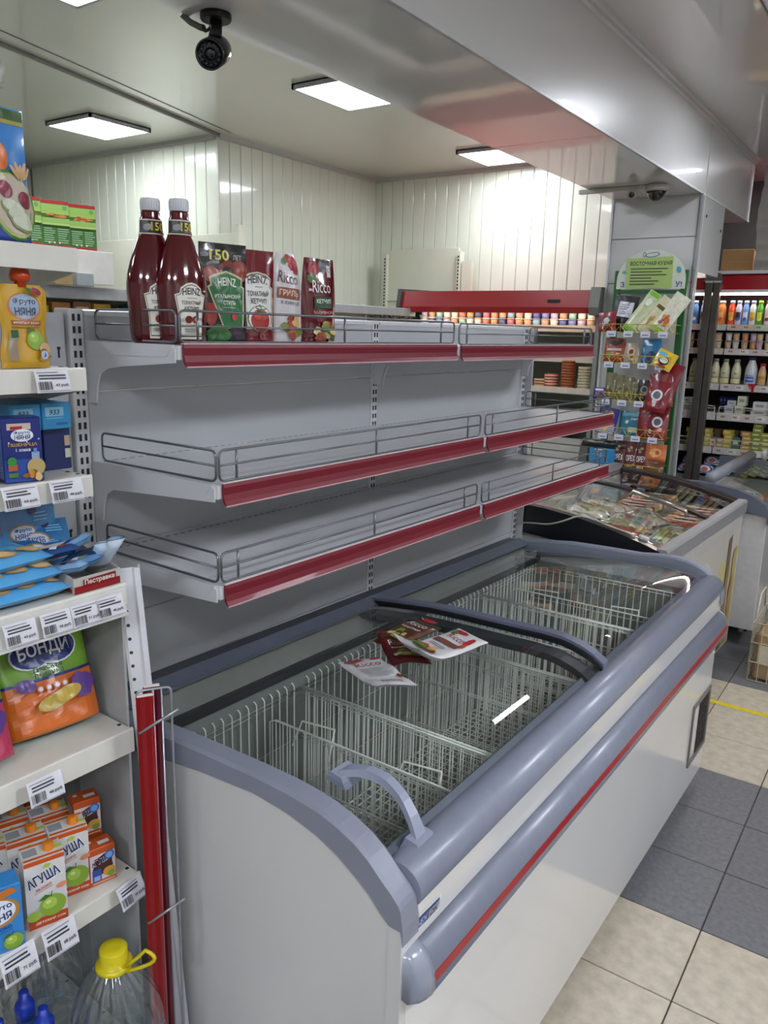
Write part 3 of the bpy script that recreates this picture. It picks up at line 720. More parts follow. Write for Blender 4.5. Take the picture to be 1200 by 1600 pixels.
fan(pr, [(x*1.1, .088 + (y - .088)*1.07) for x, y in sh], '#cbbf94'); fan(pr, sh, '#1e6a36')
pr.blob(-.040, .06, .013, .025, '#a02a1c', seed=8); pr.blob(.02, .018, .03, .018, '#2c1a2c', seed=9); pr.blob(-.025, .018, .026, .020, '#2f6b2c', seed=10)
pr.txt('HEINZ', .0, .124, .044, .017, '#dfe4d6', arc=.003); pr.txt('ИТАЛЬЯНСКИЙ', .0, .098, .060, .010, '#e6e9df'); pr.txt('СТИЛЬ', .002, .084, .030, .009, '#e6e9df'); pr.rect(0, .074, .034, .0015, '#9dc19a'); pr.ell(.012, .055, .007, .007, '#b43022')
pr.build('front_print', t, mapped(f))
t, f = sauce(.402, .715, .096, .198, .045, radians(-10), 'dark red tomato ketchup pouch with a tomato picture', FOIL('#6f0f1a'), 5)
pr = Print(.0003, 8)
sh = [(-.034, .138), (-.020, .146), (0, .150), (.020, .146), (.032, .138), (.030, .122), (.036, .118), (.032, .034), (-.034, .034), (-.040, .118), (-.034, .122)]
fan(pr, [(x*1.08, .09 + (y - .09)*1.05) for x, y in sh], '#d9d3b6'); fan(pr, sh, '#3c5a3a'); fan(pr, [(x*.95, .09 + (y - .09)*.96) for x, y in sh], '#e3e1dc')
pr.txt('HEINZ', -.002, .134, .050, .017, '#2d2e30', arc=.003); pr.rect(0, .121, .02, .0015, '#6f6c66'); pr.txt('ТОМАТНЫЙ', -.002, .108, .056, .014, '#33312f'); pr.txt('КЕТЧУП', -.002, .091, .040, .011, '#33312f')
pr.ell(-.001, .053, .031, .029, '#3c5a3a'); pr.ell(-.001, .053, .029, .027, '#e3e1dc'); pr.ell(-.001, .050, .024, .024, '#a5281c'); pr.ell(-.009, .058, .008, .007, '#c84a34'); pr.rect(0, .077, .003, .014, '#3f6a2e', .4); pr.rect(.004, .073, .022, .003, '#3f6a2e', .2); pr.rect(-.004, .072, .02, .003, '#3f6a2e', -.5)
pr.ell(0, .016, .007, .007, '#a1665a'); pr.ell(0, .016, .0055, .0055, '#6f0f1a')
pr.build('front_print', t, mapped(f))
t, f = sauce(.494, .712, .090, .200, .042, radians(-8), 'white grill ketchup pouch with red script and chicken picture', FOIL('#cfcbcd'), 9, .62)
pr = Print(.0003, 8)
pr.blob(.022, .178, .018, .016, '#a8202a', seed=3); pr.blob(.005, .188, .014, .010, '#b5303a', seed=4); pr.blob(-.012, .182, .010, .008, '#4f7a3a', seed=5); pr.blob(.03, .165, .010, .012, '#8e1d26', seed=12)
pr.txt('Ricco', .0, .146, .062, .026, '#5e1c26', bold=False, rot=-.1); pr.rect(.0, .112, .066, .024, '#8a4630', -.06); pr.txt('ГРИЛЬ', .0, .113, .054, .013, '#e0c8b8', rot=-.06)
pr.txt('К КУРИЦЕ', .002, .090, .052, .009, '#5a5552', rot=-.06); food(pr, 0, .036, .036, .030, 21, 14, ('#b5713a', '#8e3b22', '#d6a765', '#6f7f34', '#a5281c'))
pr.build('front_print', t, mapped(f))
t, f = sauce(.598, .705, .108, .196, .046, radians(-6), 'red barbecue sauce pouch, rightmost of the row, shiny wrinkles', FOIL('#5d1119', .16), 14, .85)
pr = Print(.0003, 8)
pr.rect(.018, .180, .046, .028, '#1b1412'); pr.rect(.030, .168, .013, .026, '#d8c9c9'); pr.ell(.030, .171, .005, .005, '#5e1c26'); pr.ell(.030, .171, .0038, .0038, '#d8c9c9')
pr.blob(-.024, .172, .020, .018, '#a01f28', seed=3); pr.blob(-.03, .150, .014, .012, '#55703a', seed=5); pr.txt('Ricco', .0, .132, .058, .028, '#e6dcdc', bold=False); pr.txt('Mr', -.034, .124, .01, .006, '#e6dcdc')
pr.rect(.002, .096, .056, .026, '#21402c'); pr.txt('КЕТЧУП', .004, .099, .046, .010, '#d9e2da'); pr.txt('ЗАЛИВНОЙ', .0, .074, .060, .009, '#c98a80'); food(pr, 0, .030, .040, .030, 31, 14, ('#b59a5a', '#7e8f3a', '#8e3b22', '#d6c78a', '#4b5a2c'))
pr.build('front_print', t, mapped(f))

# pouches lying on the nearer freezer lid
def flat_pouch(u, v, z, w_, h_, rot, label, body, seed, items, tilt=(0, 0), wr=.004, fold=0.0):
    t = thing('frozen_sauce_pouch', label, 'pouch', tuple(FZ(u, v, z)), RF + rot, rx=tilt[0], ry=tilt[1])
    def f(a, b, side=1, e=0.0):
        q = abs(a)/(w_/2); s = b/h_; edge = min(1, (1 - q)*6)*min(1, s*8)*min(1, (1 - s)*8)
        wv = .009*sin(a*34 + seed)*max(0, (.55 - s))*1.6 + .005*sin(b*24 + seed*2)
        th = .007*max(0, edge)**.5
        nz = noise.noise(Vector((a*30, b*26, seed)))*wr*.6
        return (a, b - h_/2, .012 + wv + nz + side*max(th, .0006) + fold*max(0, .35 - s)**1.5 + (e if side > 0 else 0))
    mb = MB(); mb.grid(lambda p, q: f((p - .5)*w_, q*h_, 1), 18, 22); mb.grid(lambda p, q: f((p - .5)*w_, q*h_, -1), 18, 22)
    mb.build('pouch_body', body, t)
    pr = Print(.0003, 10); items(pr); pr.build('front_print', t, lambda a, b, e: f(a, b, 1, e)); return t
def it_white(pr):
    pr.blob(-.02, .185, .024, .012, '#a8202a', seed=3); pr.blob(.03, .178, .012, .010, '#b5303a', seed=4); pr.blob(-.03, .172, .010, .008, '#4f7a3a', seed=5)
    pr.txt('Ricco', .0, .150, .062, .024, '#8d1f2c', bold=False); pr.lines(.0, .095, .070, .060, 10, '#8f8f92', 4, .35); pr.txt('Ricco', 0, .028, .05, .020, '#6b1a24', bold=False); pr.blob(.036, .06, .006, .012, '#8e3b22', seed=7)
def it_white2(pr):
    pr.blob(-.02, .190, .022, .011, '#a8202a', seed=3); pr.blob(.036, .165, .010, .022, '#b5303a', seed=4); pr.blob(-.03, .176, .010, .008, '#4f7a3a', seed=5); pr.blob(.04, .14, .008, .012, '#c05a3a', seed=14)
    pr.txt('Ricco', .0, .158, .056, .022, '#8d1f2c', bold=False); pr.rect(.0, .125, .080, .018, '#7a4a40', .05); pr.lines(0, .100, .06, .012, 2, '#6b6b6e', 5)
    food(pr, 0, .058, .044, .028, 51, 16, ('#c0843a', '#b5432a', '#e0b878', '#4f7a2a', '#a5281c')); pr.txt('Ricco', -.01, .018, .045, .016, '#6b1a24', bold=False)
def it_dark(pr):
    pr.blob(-.02, .185, .024, .014, '#b5202c', seed=3); pr.rect(0, .155, .085, .018, '#4a3a22'); pr.txt('Ricco', .0, .120, .062, .024, '#e0d6d6', bold=False); pr.txt('ТОМАТНЫЙ', 0, .092, .06, .011, '#e0d6d6'); food(pr, 0, .045, .038, .028, 61, 12, ('#c8c08a', '#6f8f34', '#5a2a1a', '#a5a05a'))
GZ = .877
flat_pouch(.455, .385, GZ, .100, .205, radians(62), 'white sauce pouch on the freezer lid, leftmost, back side up', M('#d6d5d8', .3, var=.04, coat=.4), 3, it_white, wr=.006, fold=.10)
flat_pouch(.610, .420, GZ + .004, .095, .190, radians(48), 'dark red tomato sauce pouch lying between two white ones', M('#5b0f16', .3, var=.05, coat=.4), 8, it_dark, wr=.004)
flat_pouch(.675, .455, GZ + .012, .085, .150, radians(-10), 'brown and green sauce pouch at the back of the lid pile', M('#5a3423', .3, var=.1, coat=.4), 12, it_dark, wr=.004)
flat_pouch(.640, .335, GZ + .022, .110, .210, radians(-20), 'white sauce pouch with food picture on the right of the pile', M('#dcdbdc', .3, var=.04, coat=.4), 17, it_white2, wr=.004, fold=.16)

# ------------------------------------------------------------------ price tags
def ptag(u, v, z, price, label, w_=.058, h_=.036, tilt=-.25, rz=0.0, dv=0.0, seed=0):
    t = thing('price_tag', label, 'price tag', S(u, v - .004, z), RS + rz, ry=tilt)
    MB().grid(lambda a, b: (.0015*sin(pi*b), (a - .5)*w_, (b - .5)*h_), 2, 4).build('paper', M('#d9d9e0', .4), t, fix=False)
    pr = Print(.0002); m = lambda a, b, e: (e + .0018, a, b)
    pr.lines(0, h_*.38, w_*.9, h_*.08, 1, '#8a8a92', seed); pr.lines(0, h_*.18, w_*.8, h_*.26, 2, '#3a3a42', seed + 1, .5)
    pr.bars(-w_*.25, -h_*.20, w_*.40, h_*.36, seed=seed); pr.txt(price, w_*.24, -h_*.20, w_*.40, h_*.15, '#26262c')
    pr.rect(0, -h_*.44, w_*.9, h_*.03, '#9a9aa2'); pr.build('print', t, m); return t
ptag(-.166, .593, 1.549, '47 руб.', 'price tag reading 47 roubles under the yellow fruit pouch', seed=1)
ptag(-.233, .593, 1.371, '64 руб.', 'price tag reading 64 roubles under the dark blue drink box', seed=2)
ptag(-.154, .593, 1.371, '48 руб.', 'price tag reading 48 roubles, second shelf, beside the 64 rouble tag', seed=3)
for u, pz_, lab, sd in ((-.296, '43 руб.', 'leftmost tag in the price channel, under the blue bags, reading 43 roubles', 4), (-.238, '58 руб.', 'second tag in the price channel, reading 58 roubles', 5), (-.187, '51 руб.', 'half covered third tag in the price channel, reading 51', 6), (-.142, '48 руб.', 'price tag reading 48 roubles in the channel below the red box', 7)):
    ptag(u, .508 - .0, 1.186, pz_, lab, w_=.050, h_=.036, tilt=-.25, seed=sd)
ptag(-.282, .497, .925, '48 руб.', 'price tag reading 48 roubles under the orange biscuit bag', h_=.040, seed=8)
ptag(-.133, .505, .640, '39 руб.', 'price tag reading 39 roubles under the small orange carton', h_=.042, tilt=-.4, rz=.15, seed=9)
ptag(-.273, .505, .640, '68 руб.', 'price tag reading 68 roubles under the apple juice carton', h_=.050, tilt=-.3, seed=10)
ptag(-.344, .505, .640, '71 руб.', 'price tag reading 71 roubles at the left picture edge', h_=.050, tilt=-.3, seed=11)

# ------------------------------------------------------------------ baby food, from the top shelf down
def cloudtxt(pr, cx, cy, s, c1='#20306e', ring='#b0763a', inner='#e8eaf2'):
    pr.ell(cx, cy, .030*s, .021*s, ring); pr.ell(cx, cy, .027*s, .018*s, inner)
    pr.txt('Фруто', cx, cy + .007*s, .040*s, .010*s, c1, rot=.05); pr.txt('НЯНЯ', cx, cy - .006*s, .038*s, .012*s, c1, rot=.03)
# porridge bag
t = thing('porridge_bag', 'light blue porridge bag with a raspberry bowl picture', 'bag', S(-.212, .655, 1.7555), RS - .05)
f = pouch_fn(.125, .197, .05, 2, 1.0, .002); pouch('bag_body', t, f, .125, .197, M('#3f86cf', .25, var=.06, coat=.4))
pr = Print(.0003, 8); pr.rect(0, .187, .123, .016, '#3c5a2a'); pr.rect(0, .177, .123, .006, '#a8a04a'); pr.rect(0, .012, .122, .02, '#23429a')
pr.ell(.006, .125, .024, .026, '#d2691e'); pr.ell(.002, .125, .014, .019, '#e8eaf2'); pr.ell(-.01, .165, .014, .012, '#a8203f')
pr.ell(.030, .056, .040, .052, '#3f7a30', rot=.3); pr.ell(.031, .056, .037, .048, '#a9b06a', rot=.3); pr.ell(.032, .058, .034, .044, '#bfb29c', rot=.3)
for (x, y, r) in ((.018, .078, .011), (.050, .066, .011)): pr.ell(x, y, r, r*1.2, '#7a2236', rot=.5); pr.ell(x - .003, y + .003, r*.5, r*.6, '#9a3a50', rot=.5)
for (x, y) in ((.028, .052), (.036, .040), (.042, .030)): pr.ell(x, y, .020, .011, '#7a8c4a', rot=-.3); pr.ell(x + .001, y + .002, .019, .009, '#c9cfb8', rot=-.3)
for k in range(5): pr.ell(.036 + .005*k, .105 + .004*(k % 2), .003, .012, '#c9a06a', rot=.6 - .3*k)
pr.build('front_print', t, mapped(f))
# yellow pouch (its logo faces mirrored in the photo's glossy film, printed as seen)
t = thing('fruit_pouch', 'yellow fruit puree pouch with an orange cap', 'pouch', S(-.182, .635, 1.568), RS - .05)
def yp(a, b, side=1, e=0.0):
    s = b/.128; q = min(1, abs(a)/.040); wv = 1 - .13*sin(pi*min(1, max(0, (s - .15)/.6)))**2 - (.25 if s > .93 else 0)*(s - .93)/.07
    th = .019*max(0, 1 - q*q)**.5*(1 - s*.75)*min(1, (s + .02)/.08)**.5
    nz = noise.noise(Vector((a*60, b*50, 4)))*.001
    return (side*(max(th, .0007) + (nz if q < .95 else 0) + e), a*wv, b)
pouch('pouch_body', t, yp, .080, .128, M('#c79a1e', .2, var=.06, coat=.6))
pr = Print(.0003, 8); pr.ell(0, .094, .027, .022, '#b5662a'); pr.ell(0, .095, .024, .019, '#8fa5bd'); pr.txt('Фруто', 0, .102, .036, .011, '#1c2340'); pr.txt('НЯНЯ', 0, .087, .034, .012, '#1c2340')
pr.rect(.0, .070, .052, .007, '#9c4a2a'); pr.txt('ФРУКТЫ И ЗЛАКИ', 0, .070, .046, .004, '#e8d8b8'); pr.lines(-.002, .063, .05, .005, 1, '#8c6a2a', 2)
apple(pr, .012, .044, .016); pr.ell(.027, .030, .012, .010, '#c7a77a'); food(pr, .024, .020, .014, .010, 5, 9, ('#d9b77a', '#b5803a', '#8a5a2a')); pr.rect(-.028, .03, .012, .035, '#8d7f6a', .06); pr.rect(-.026, .053, .012, .012, '#2e5530', .06)
pr.ell(.021, .021, .007, .007, '#b7bed8'); pr.poly([(.019, .017), (.024, .019), (.022, .026)], '#2f57b5'); pr.blob(.018, .118, .008, .006, '#8a2430', seed=4); pr.poly([(-.002, .124), (.010, .122), (.006, .113)], '#2f6a34')
pr.build('front_print', t, lambda a, b, e: yp(a, b, 1, e))
MB().lathe([(.0085, .124), (.0085, .132), (.013, .133), (.0155, .137), (.0155, .142), (.013, .150), (.009, .154), (.003, .1555)], 20).build('spout_cap', M('#cc4318', .35), t)
t = thing('fruit_pouch', 'white fruit pouch with a red band cut by the picture edge', 'pouch', S(-.262, .66, 1.568), RS)
f = pouch_fn(.08, .085, .03, 6); pouch('pouch_body', t, f, .08, .085, M('#c9c9cc', .3)); pr = Print(.0003, 6); pr.rect(.02, .012, .036, .022, '#b01b1b'); pr.rect(.02, .040, .034, .003, '#5a5a66'); pr.build('front_print', t, mapped(f))
# light blue puree cartons lying and navy drink boxes
def bluebox(u, v, z, label, w_=.052, h_=.045, d=.12, z0=1.388, **k):
    t = thing('puree_box', label, 'box', S(u, v, z), RS - .06, 'light blue puree boxes'); crate('box_body', t, w_, h_, d, M('#2f86b8', .35, var=.05))
    pr = Print(); m = lambda a, b, e: (d/2 + e, a, b); pr.rect(-.004, h_*.66, w_*.62, h_*.34, '#7fb3cc'); pr.txt('933', -.004, h_*.64, w_*.34, h_*.2, '#2a4a5a', skew=.2); pr.rect(-.004, h_*.42, w_*.6, .0012, '#7fb3cc'); pr.rect(.008, h_*.20, w_*.4, h_*.10, '#1f5f96'); pr.build('front_print', t, m); return t
bluebox(-.172, .72, 1.463, 'left light blue puree box resting above the navy drink box')
bluebox(-.117, .72, 1.463, 'right light blue puree box resting above the navy drink box')
for k, (u, l) in enumerate(((-.160, 'navy box in the back row carrying the left light blue box'), (-.105, 'navy box in the back row carrying the right light blue box'))):
    t = thing('puree_box', l, 'box', S(u, .735, 1.3885), RS - .06); crate('box_body', t, .05, .074, .10, M('#18285e', .4)); 
    pr = Print(); pr.rect(.018, .05, .010, .018, '#b9a28a'); pr.rect(.018, .028, .010, .016, '#c3c0b2'); pr.build('front_print', t, lambda a, b, e: (.05 + e, a, b))
t = thing('drink_box', 'dark blue cereal drink box with bottle and grain picture', 'box', S(-.205, .635, 1.3885), RS - .22)
crate('box_body', t, .060, .104, .040, M('#1b2b74', .3, var=.04))
pr = Print(); m = lambda a, b, e: (.02 + e, a, b); pr.rect(0, .020, .058, .036, '#2b4d9c'); pr.rect(-.004, .090, .036, .010, '#c9b4a8'); pr.rect(-.008, .088, .018, .005, '#a02b2b'); pr.ell(.0, .076, .017, .010, '#e3e7f0'); pr.txt('Фруто', 0, .080, .024, .006, '#22407a'); pr.txt('НЯНЯ', 0, .073, .024, .007, '#22407a')
pr.txt('ПШЕНИЦА', .0, .061, .044, .006, '#c7973a'); pr.txt('1 злака', 0, .053, .022, .005, '#d5dbe8'); pr.rect(.018, .036, .012, .026, '#8fa7c9'); pr.rect(.018, .051, .005, .008, '#5f86c4'); pr.ell(.018, .025, .014, .014, '#b7a06a'); food(pr, .012, .016, .016, .014, 15, 9, ('#c7883a', '#8a5a2a', '#d9b77a')); pr.rect(-.018, .026, .014, .010, '#b55a3a'); pr.rect(-.018, .014, .014, .007, '#4a7a3a'); pr.ell(-.019, .036, .007, .007, '#3f8a34')
for k in range(6): pr.ell(-.022 + .009*k, .066 + .004*((k*5) % 3), .0012, .0012, '#d5dbe8')
pr.build('front_print', t, m); ps_ = Print(); ps_.rect(0, .045, .036, .078, '#5b7bbd'); ps_.lines(0, .047, .030, .060, 12, '#a9badd', 3); ps_.build('side_print', t, lambda a, b, e: (a, -.03 - e, b))
t = thing('drink_bottle', 'small navy drink bottle cut by the left picture edge', 'bottle', S(-.262, .64, 1.3885), RS); MB().lathe([(.012, 0), (.018, .002), (.018, .055), (.012, .068), (.009, .074), (.009, .082), (.004, .083)], 16).build('bottle_body', M('#1c3f86', .3), t)
# blue packets behind the red display box, display box with bars
def packet(u, v, z, w_, h_, rz, tiltx, label, seed, col='#2f7db5', grp=None):
    t = thing('snack_packet', label, 'packet', S(u, v, z), RS + rz, grp, ry=tiltx); f = pouch_fn(w_, h_, .012, seed, 1, .0015, False); pouch('packet_body', t, f, w_, h_, M(col, .25, var=.08, coat=.4))
    pr = Print(.0003, 6); pr.ell(-w_*.1, h_*.58, .024, .016, '#a9763f'); pr.ell(-w_*.1, h_*.58, .021, .013, '#c3cfe4'); pr.txt('Фруто', -w_*.1, h_*.62, .030, .008, '#1c2c6a'); pr.txt('НЯНЯ', -w_*.1, h_*.53, .030, .009, '#1c2c6a')
    pr.lines(w_*.25, h_*.8, w_*.3, h_*.16, 3, '#7fb9dc', seed); pr.poly([(-w_*.32, h_*.04), (-w_*.2, h_*.32), (-w_*.1, h_*.2), (-w_*.18, h_*.03)], '#2d7a3a'); pr.ell(.01, h_*.9, .008, .006, '#5a2a6a'); pr.build('front_print', t, mapped(f)); return t
packet(-.160, .705, 1.2145, .105, .115, -.05, -.10, 'upright blue fruit bar packet behind the display box', 3)
packet(-.150, .672, 1.2175, .100, .092, -.25, -.55, 'blue packet leaning back behind the wrapped bars, upper one', 5, '#2a6fa6')
packet(-.160, .650, 1.2165, .095, .080, -.15, -.80, 'blue packet leaning back behind the wrapped bars, lower one', 7, '#2566a0')
t = thing('puree_pouch', 'blue apple puree pouch at the left edge behind biscuit bags', 'pouch', S(-.262, .69, 1.2145), RS); f = pouch_fn(.085, .125, .03, 4); pouch('pouch_body', t, f, .085, .125, M('#2a62a0', .3, coat=.3)); pr = Print(.0003, 6); pr.ell(.018, .088, .026, .026, '#7a3a2a'); pr.txt('ЦЫ', .026, .058, .024, .010, '#b9cbe8'); pr.build('front_print', t, mapped(f))
t = thing('display_box', 'red and white cardboard display box holding wrapped bars', 'box', S(-.150, .592, 1.2145), RS + .02)
cb = MB(); cm = [M('#b9b6ae', .5), M('#8f1a20', .4)]
cb.box(.064, .066, -.043, .043, 0, .026, 0); cb.box(-.07, -.068, -.043, .043, 0, .05, 0); cb.prism([(-.07, 0), (.066, 0), (.066, .026), (-.07, .055)], -.044, -.0425, 'y'); cb.prism([(-.07, 0), (.066, 0), (.066, .026), (-.07, .055)], .0425, .044, 'y'); cb.box(-.07, .066, -.043, .043, 0, .0015, 0)
cb.build('carton', cm, t)
pr = Print(); m = lambda a, b, e: (.066 + e, a, b); pr.rect(0, .006, .086, .012, '#8f1a20'); pr.rect(.004, .015, .062, .014, '#7e1218', rot=.03); pr.txt('Пестравка', .004, .0155, .056, .010, '#e8e2da'); pr.build('front_print', t, m)
ps_ = Print(); ps_.poly([(-.06, .002), (.062, .002), (.062, .008), (-.02, .022), (-.06, .040)], '#7e1218'); ps_.build('side_print', t, lambda a, b, e: (a, -.044 - e, b))
rnd = random.Random(5)
for k, (du, dv, dz, rz, tl, l, col) in enumerate((
    (-.030, -.03, .034, .35, -.25, 'wrapped blue bar at the left of the display box, tilted', '#8fb8e0'), (-.012, -.035, .040, .55, -.3, 'wrapped bar with yellow flowers lying across the display box', '#5d8fc4'),
    (.006, -.02, .046, .2, -.35, 'dark blue wrapped bar in the middle of the display box', '#203a63'), (.020, -.04, .050, -.15, -.75, 'pale blue wrapped bar with an orange spot, standing up', '#c4daf2'),
    (.034, -.05, .052, -.05, -.8, 'pale wrapped bar with a dark stripe, standing up', '#cfe0f2'), (.044, -.03, .054, .1, -.6, 'wrapped bar at the right end of the display box', '#7fb0e0'),
    (.010, .02, .056, .7, -.5, 'wrapped bar sticking up at the back of the display box', '#7fb0dd'), (-.02, .02, .050, .9, -.2, 'wrapped dark bar lying along the back of the display box', '#2b4f88'))):
    t = thing('wrapped_bar', l, 'snack bar', S(-.150 + du, .590 + dv*1.0, 1.2175 + dz*.95), RS + rz, 'wrapped bars in the display box', ry=tl)
    def bf(a, b, side, e=0.0):
        q = min(1, abs(a)/.014); s = (b/.075 + .5); th = .0090*max(0, 1 - q*q)**.5*min(1, s*9, (1 - s)*9) if 0 < s < 1 else 0
        zz = .0012*sin(a*900) if s < .08 or s > .92 else 0
        return (b, a*(1.15 if s < .1 or s > .9 else 1), side*max(th, .0005) + zz + (e if side > 0 else 0))
    mb = MB(); mb.grid(lambda p, q: bf((p-.5)*.028, (q-.5)*.075, 1), 8, 14); mb.grid(lambda p, q: bf((p-.5)*.028, (q-.5)*.075, -1), 8, 14); mb.build('wrapper', FOIL(col, .25), t)
    pr = Print(.0003, 4); pr.ell(0, .012, .007, .008, ('#c9582a', '#c7b83a', '#5a2a3a', '#b84a28')[k % 4]); pr.ell(.004, -.014, .006, .009, ('#d9cf5a', '#8fb35a', '#d9cf5a', '#2a4f88')[k % 4]); pr.rect(-.002, 0, .014, .012, ('#1c2c5a', '#dfe6f2')[k % 2], .2)
    pr.build('print', t, lambda a, b, e: bf(a, b, 1, e))
# biscuit bags lying in a stack
for k, (u, v, z, l) in enumerate(((-.262, .595, 1.2165, 'bottom blue biscuit bag of the stack of three'), (-.272, .600, 1.2415, 'middle blue biscuit bag of the stack of three'), (-.282, .612, 1.2665, 'top blue biscuit bag of the stack of three'))):
    t = thing('biscuit_bag', l, 'bag', S(u, v, z), RS + .05*k, 'blue biscuit bags lying in a stack'); W_, D_, T_ = .135, .14, .026
    def bb(u_, v_, top=1, e=0.0):
        a = (u_ - .5)*2; b = (v_ - .5)*2; q = max(0, 1 - abs(a)**4)**.5*max(0, 1 - abs(b)**4)**.5
        return (b*D_/2, a*W_/2, T_/2 + top*T_/2*q + noise.noise(Vector((a*3, b*3, k)))*.003*q + e)
    mb = MB(); mb.grid(lambda p, q: bb(p, q, 1), 16, 14); mb.grid(lambda p, q: bb(p, q, -1), 16, 14); mb.build('bag_body', M('#58a6dc', .3, var=.05, coat=.3), t)
    pr = Print(.0004, 8); rr = random.Random(k)
    for q in range(3):
        cx = -.04 + .04*q; pr.ell(cx, .045, .018, .012, '#cf9f5a', rot=.3); pr.ell(cx, .046, .014, .008, '#ddba86', rot=.3); pr.ell(cx + .012, .034, .006, .006, '#7a8f4a')
    pr.ell(-.02, .0, .03, .02, '#d5deec'); pr.build('top_print', t, lambda a, b, e: bb(a/W_ + .5, b/D_ + .5, 1, e))
    pr = Print(.0004, 4); 
# big biscuit bags (upper half green, lower half orange or pink)
def bondi(u, v, z, rz, label, low, tilt, w_=.165, h_=.185, seed=0, grp='large biscuit bags'):
    t = thing('cookie_bag', label, 'bag', S(u, v, z), RS + rz, grp, ry=tilt); f = pouch_fn(w_, h_, .075, seed, 1.0, .0025); pouch('bag_body', t, f, w_, h_, M('#6f9c2c', .28, var=.06, coat=.3), 18, 22)
    pr = Print(.0009, 18); pr.rect(0, .046, w_*.97, .088, low); pr.rect(0, .092, w_*.97, .005, '#1d2a6e', 0)
    pr.ell(-.020, .136, .036, .026, '#dfe2ee'); pr.ell(.022, .140, .040, .028, '#dfe2ee'); pr.ell(-.020, .136, .033, .023, '#1d2a6e'); pr.ell(.022, .140, .037, .025, '#1d2a6e'); pr.txt('БОНДИ', .002, .138, .088, .026, '#eceef4', arc=.004); pr.txt('Детское', .0, .110, .052, .010, '#22401e'); pr.txt('печенье', .0, .1, .050, .008, '#22401e')
    pr.blob(-.042, .088, .016, .012, '#5b3a86', seed=4); pr.blob(.052, .066, .022, .022, '#5b3a86', seed=6, amp=.35)
    for q in range(4): pr.ell(-.022 + .013*q, .078, .0055, .0055, '#d0845a'); pr.ell(-.022 + .013*q, .078, .0035, .0035, '#dfd5e0')
    for q in range(4): pr.ell(-.012 + .010*q, .052 + .003*q, .024, .012, ('#a68f2a', '#b59a34')[q % 2], rot=.15)
    pr.build('front_print', t, mapped(f), .0022); return t
bondi(-.196, .610, .953, -.10, 'green and orange biscuit bag with navy cloud label, in front', '#c9641c', -.30, seed=2)
bondi(-.232, .700, .953, -.02, 'green biscuit bag behind the green and orange one', '#c9641c', -.18, w_=.16, h_=.20, seed=7)
bondi(-.366, .590, .953, -.10, 'green and pink biscuit bag cut by the left picture edge', '#b83a5a', -.30, seed=5)
# juice cartons
def juice(u, v, label, rz=-.30, z=.654):
    t = thing('juice_carton', label, 'carton', S(u, v, z), RS + rz, 'apple juice cartons with orange caps'); w_, h_, d = .064, .126, .040
    top = [(-d/2, h_ - .012), (-d/2, 0), (d/2, 0), (d/2, h_)]
    b = MB().prism([(-d/2, 0), (d/2, 0), (d/2, h_), (-d/2, h_ + .004)], -w_/2, w_/2, 'y').build('carton_body', M('#d3d2d0', .3, var=.03, coat=.2), t)
    MB().lathe([(.0095, h_), (.0095, h_ + .004), (.0085, h_ + .005), (.0085, h_ + .013), (.007, h_ + .0145), (.002, h_ + .015)], 18, 0, .012).build('screw_cap', M('#d57a16', .35), t)
    pr = Print(); m = lambda a, b_, e: (d/2 + e, a, b_)
    pr.rect(0, h_ - .004, w_ - .001, .008, '#c9521c'); pr.rect(0, .009, w_ - .001, .018, '#b8481e'); pr.txt('ДЕТСКИЙ СОК', .004, .009, .048, .006, '#ece6dc')
    pr.txt('АГУША', -.003, .092, .056, .022, '#e9ebf5', rot=.25); pr.txt('АГУША', -.0035, .0925, .053, .019, '#1c2358', rot=.28); pr.poly([(.002, .117), (.010, .114), (.006, .108), (-.004, .110)], '#a8c23a')
    pr.txt('ЯБЛОКО', -.004, .074, .026, .005, '#b5432a', rot=.25); pr.rect(-.004, .069, .030, .0009, '#b5432a', .25); pr.ell(.024, .068, .009, .005, '#d98a6a', rot=.2); apple(pr, .008, .036, .021); pr.ell(-.022, .026, .012, .009, '#9ab84a')
    pr.build('front_print', t, m)
    pt = Print(); pt.rect(.0, .0, w_*.96, d*.9, '#c9c8c2'); pt.rect(0, .016, w_*.96, .005, '#c05a20'); pt.rect(0, -.016, w_*.96, .005, '#c05a20'); pt.rect(-.018, 0, .022, .018, '#8d9096'); pt.rect(.026, .003, .012, .008, '#a8b84a'); pt.build('top_print', t, lambda a, b_, e: (b_, a, h_ + .0005 + (d/2 - b_)*.1 + e))
    return t
j0 = juice(-.270, .548, 'apple juice carton in front, beside the light blue carton')
for u, v, l in ((-.205, .580, 'apple juice carton behind right, next to small orange boxes'), (-.262, .615, 'apple juice carton in the second row, middle one'), (-.320, .640, 'apple juice carton in the second row, left one'), (-.200, .645, 'apple juice carton in the third row, right one'), (-.255, .685, 'apple juice carton in the third row, left one'), (-.20, .715, 'apple juice carton in the rearmost row under the shelf')):
    dup(j0, S(u, v, .654), RS - .30, l)
t = thing('juice_carton', 'light blue apple juice carton at the left edge', 'carton', S(-.352, .545, .654), RS - .30); crate('carton_body', t, .070, .118, .042, M('#3a86c9', .3, coat=.2))
pr = Print(); m = lambda a, b, e: (.021 + e, a, b); pr.ell(-.002, .075, .033, .026, '#b5803a'); pr.ell(-.004, .076, .029, .022, '#dfe6f2'); pr.txt('Фруто', -.002, .082, .044, .013, '#1c2560', rot=.15); pr.txt('НЯНЯ', -.002, .066, .042, .013, '#1c2560', rot=.15); pr.txt('ЯБЛОКО', .0, .045, .034, .006, '#1c3f8a', rot=.15); pr.rect(.0, .039, .036, .001, '#1c3f8a', .15); apple(pr, .018, .018, .015); pr.poly([(-.01, .112), (.02, .117), (.03, .107), (.0, .100)], '#c9742a')
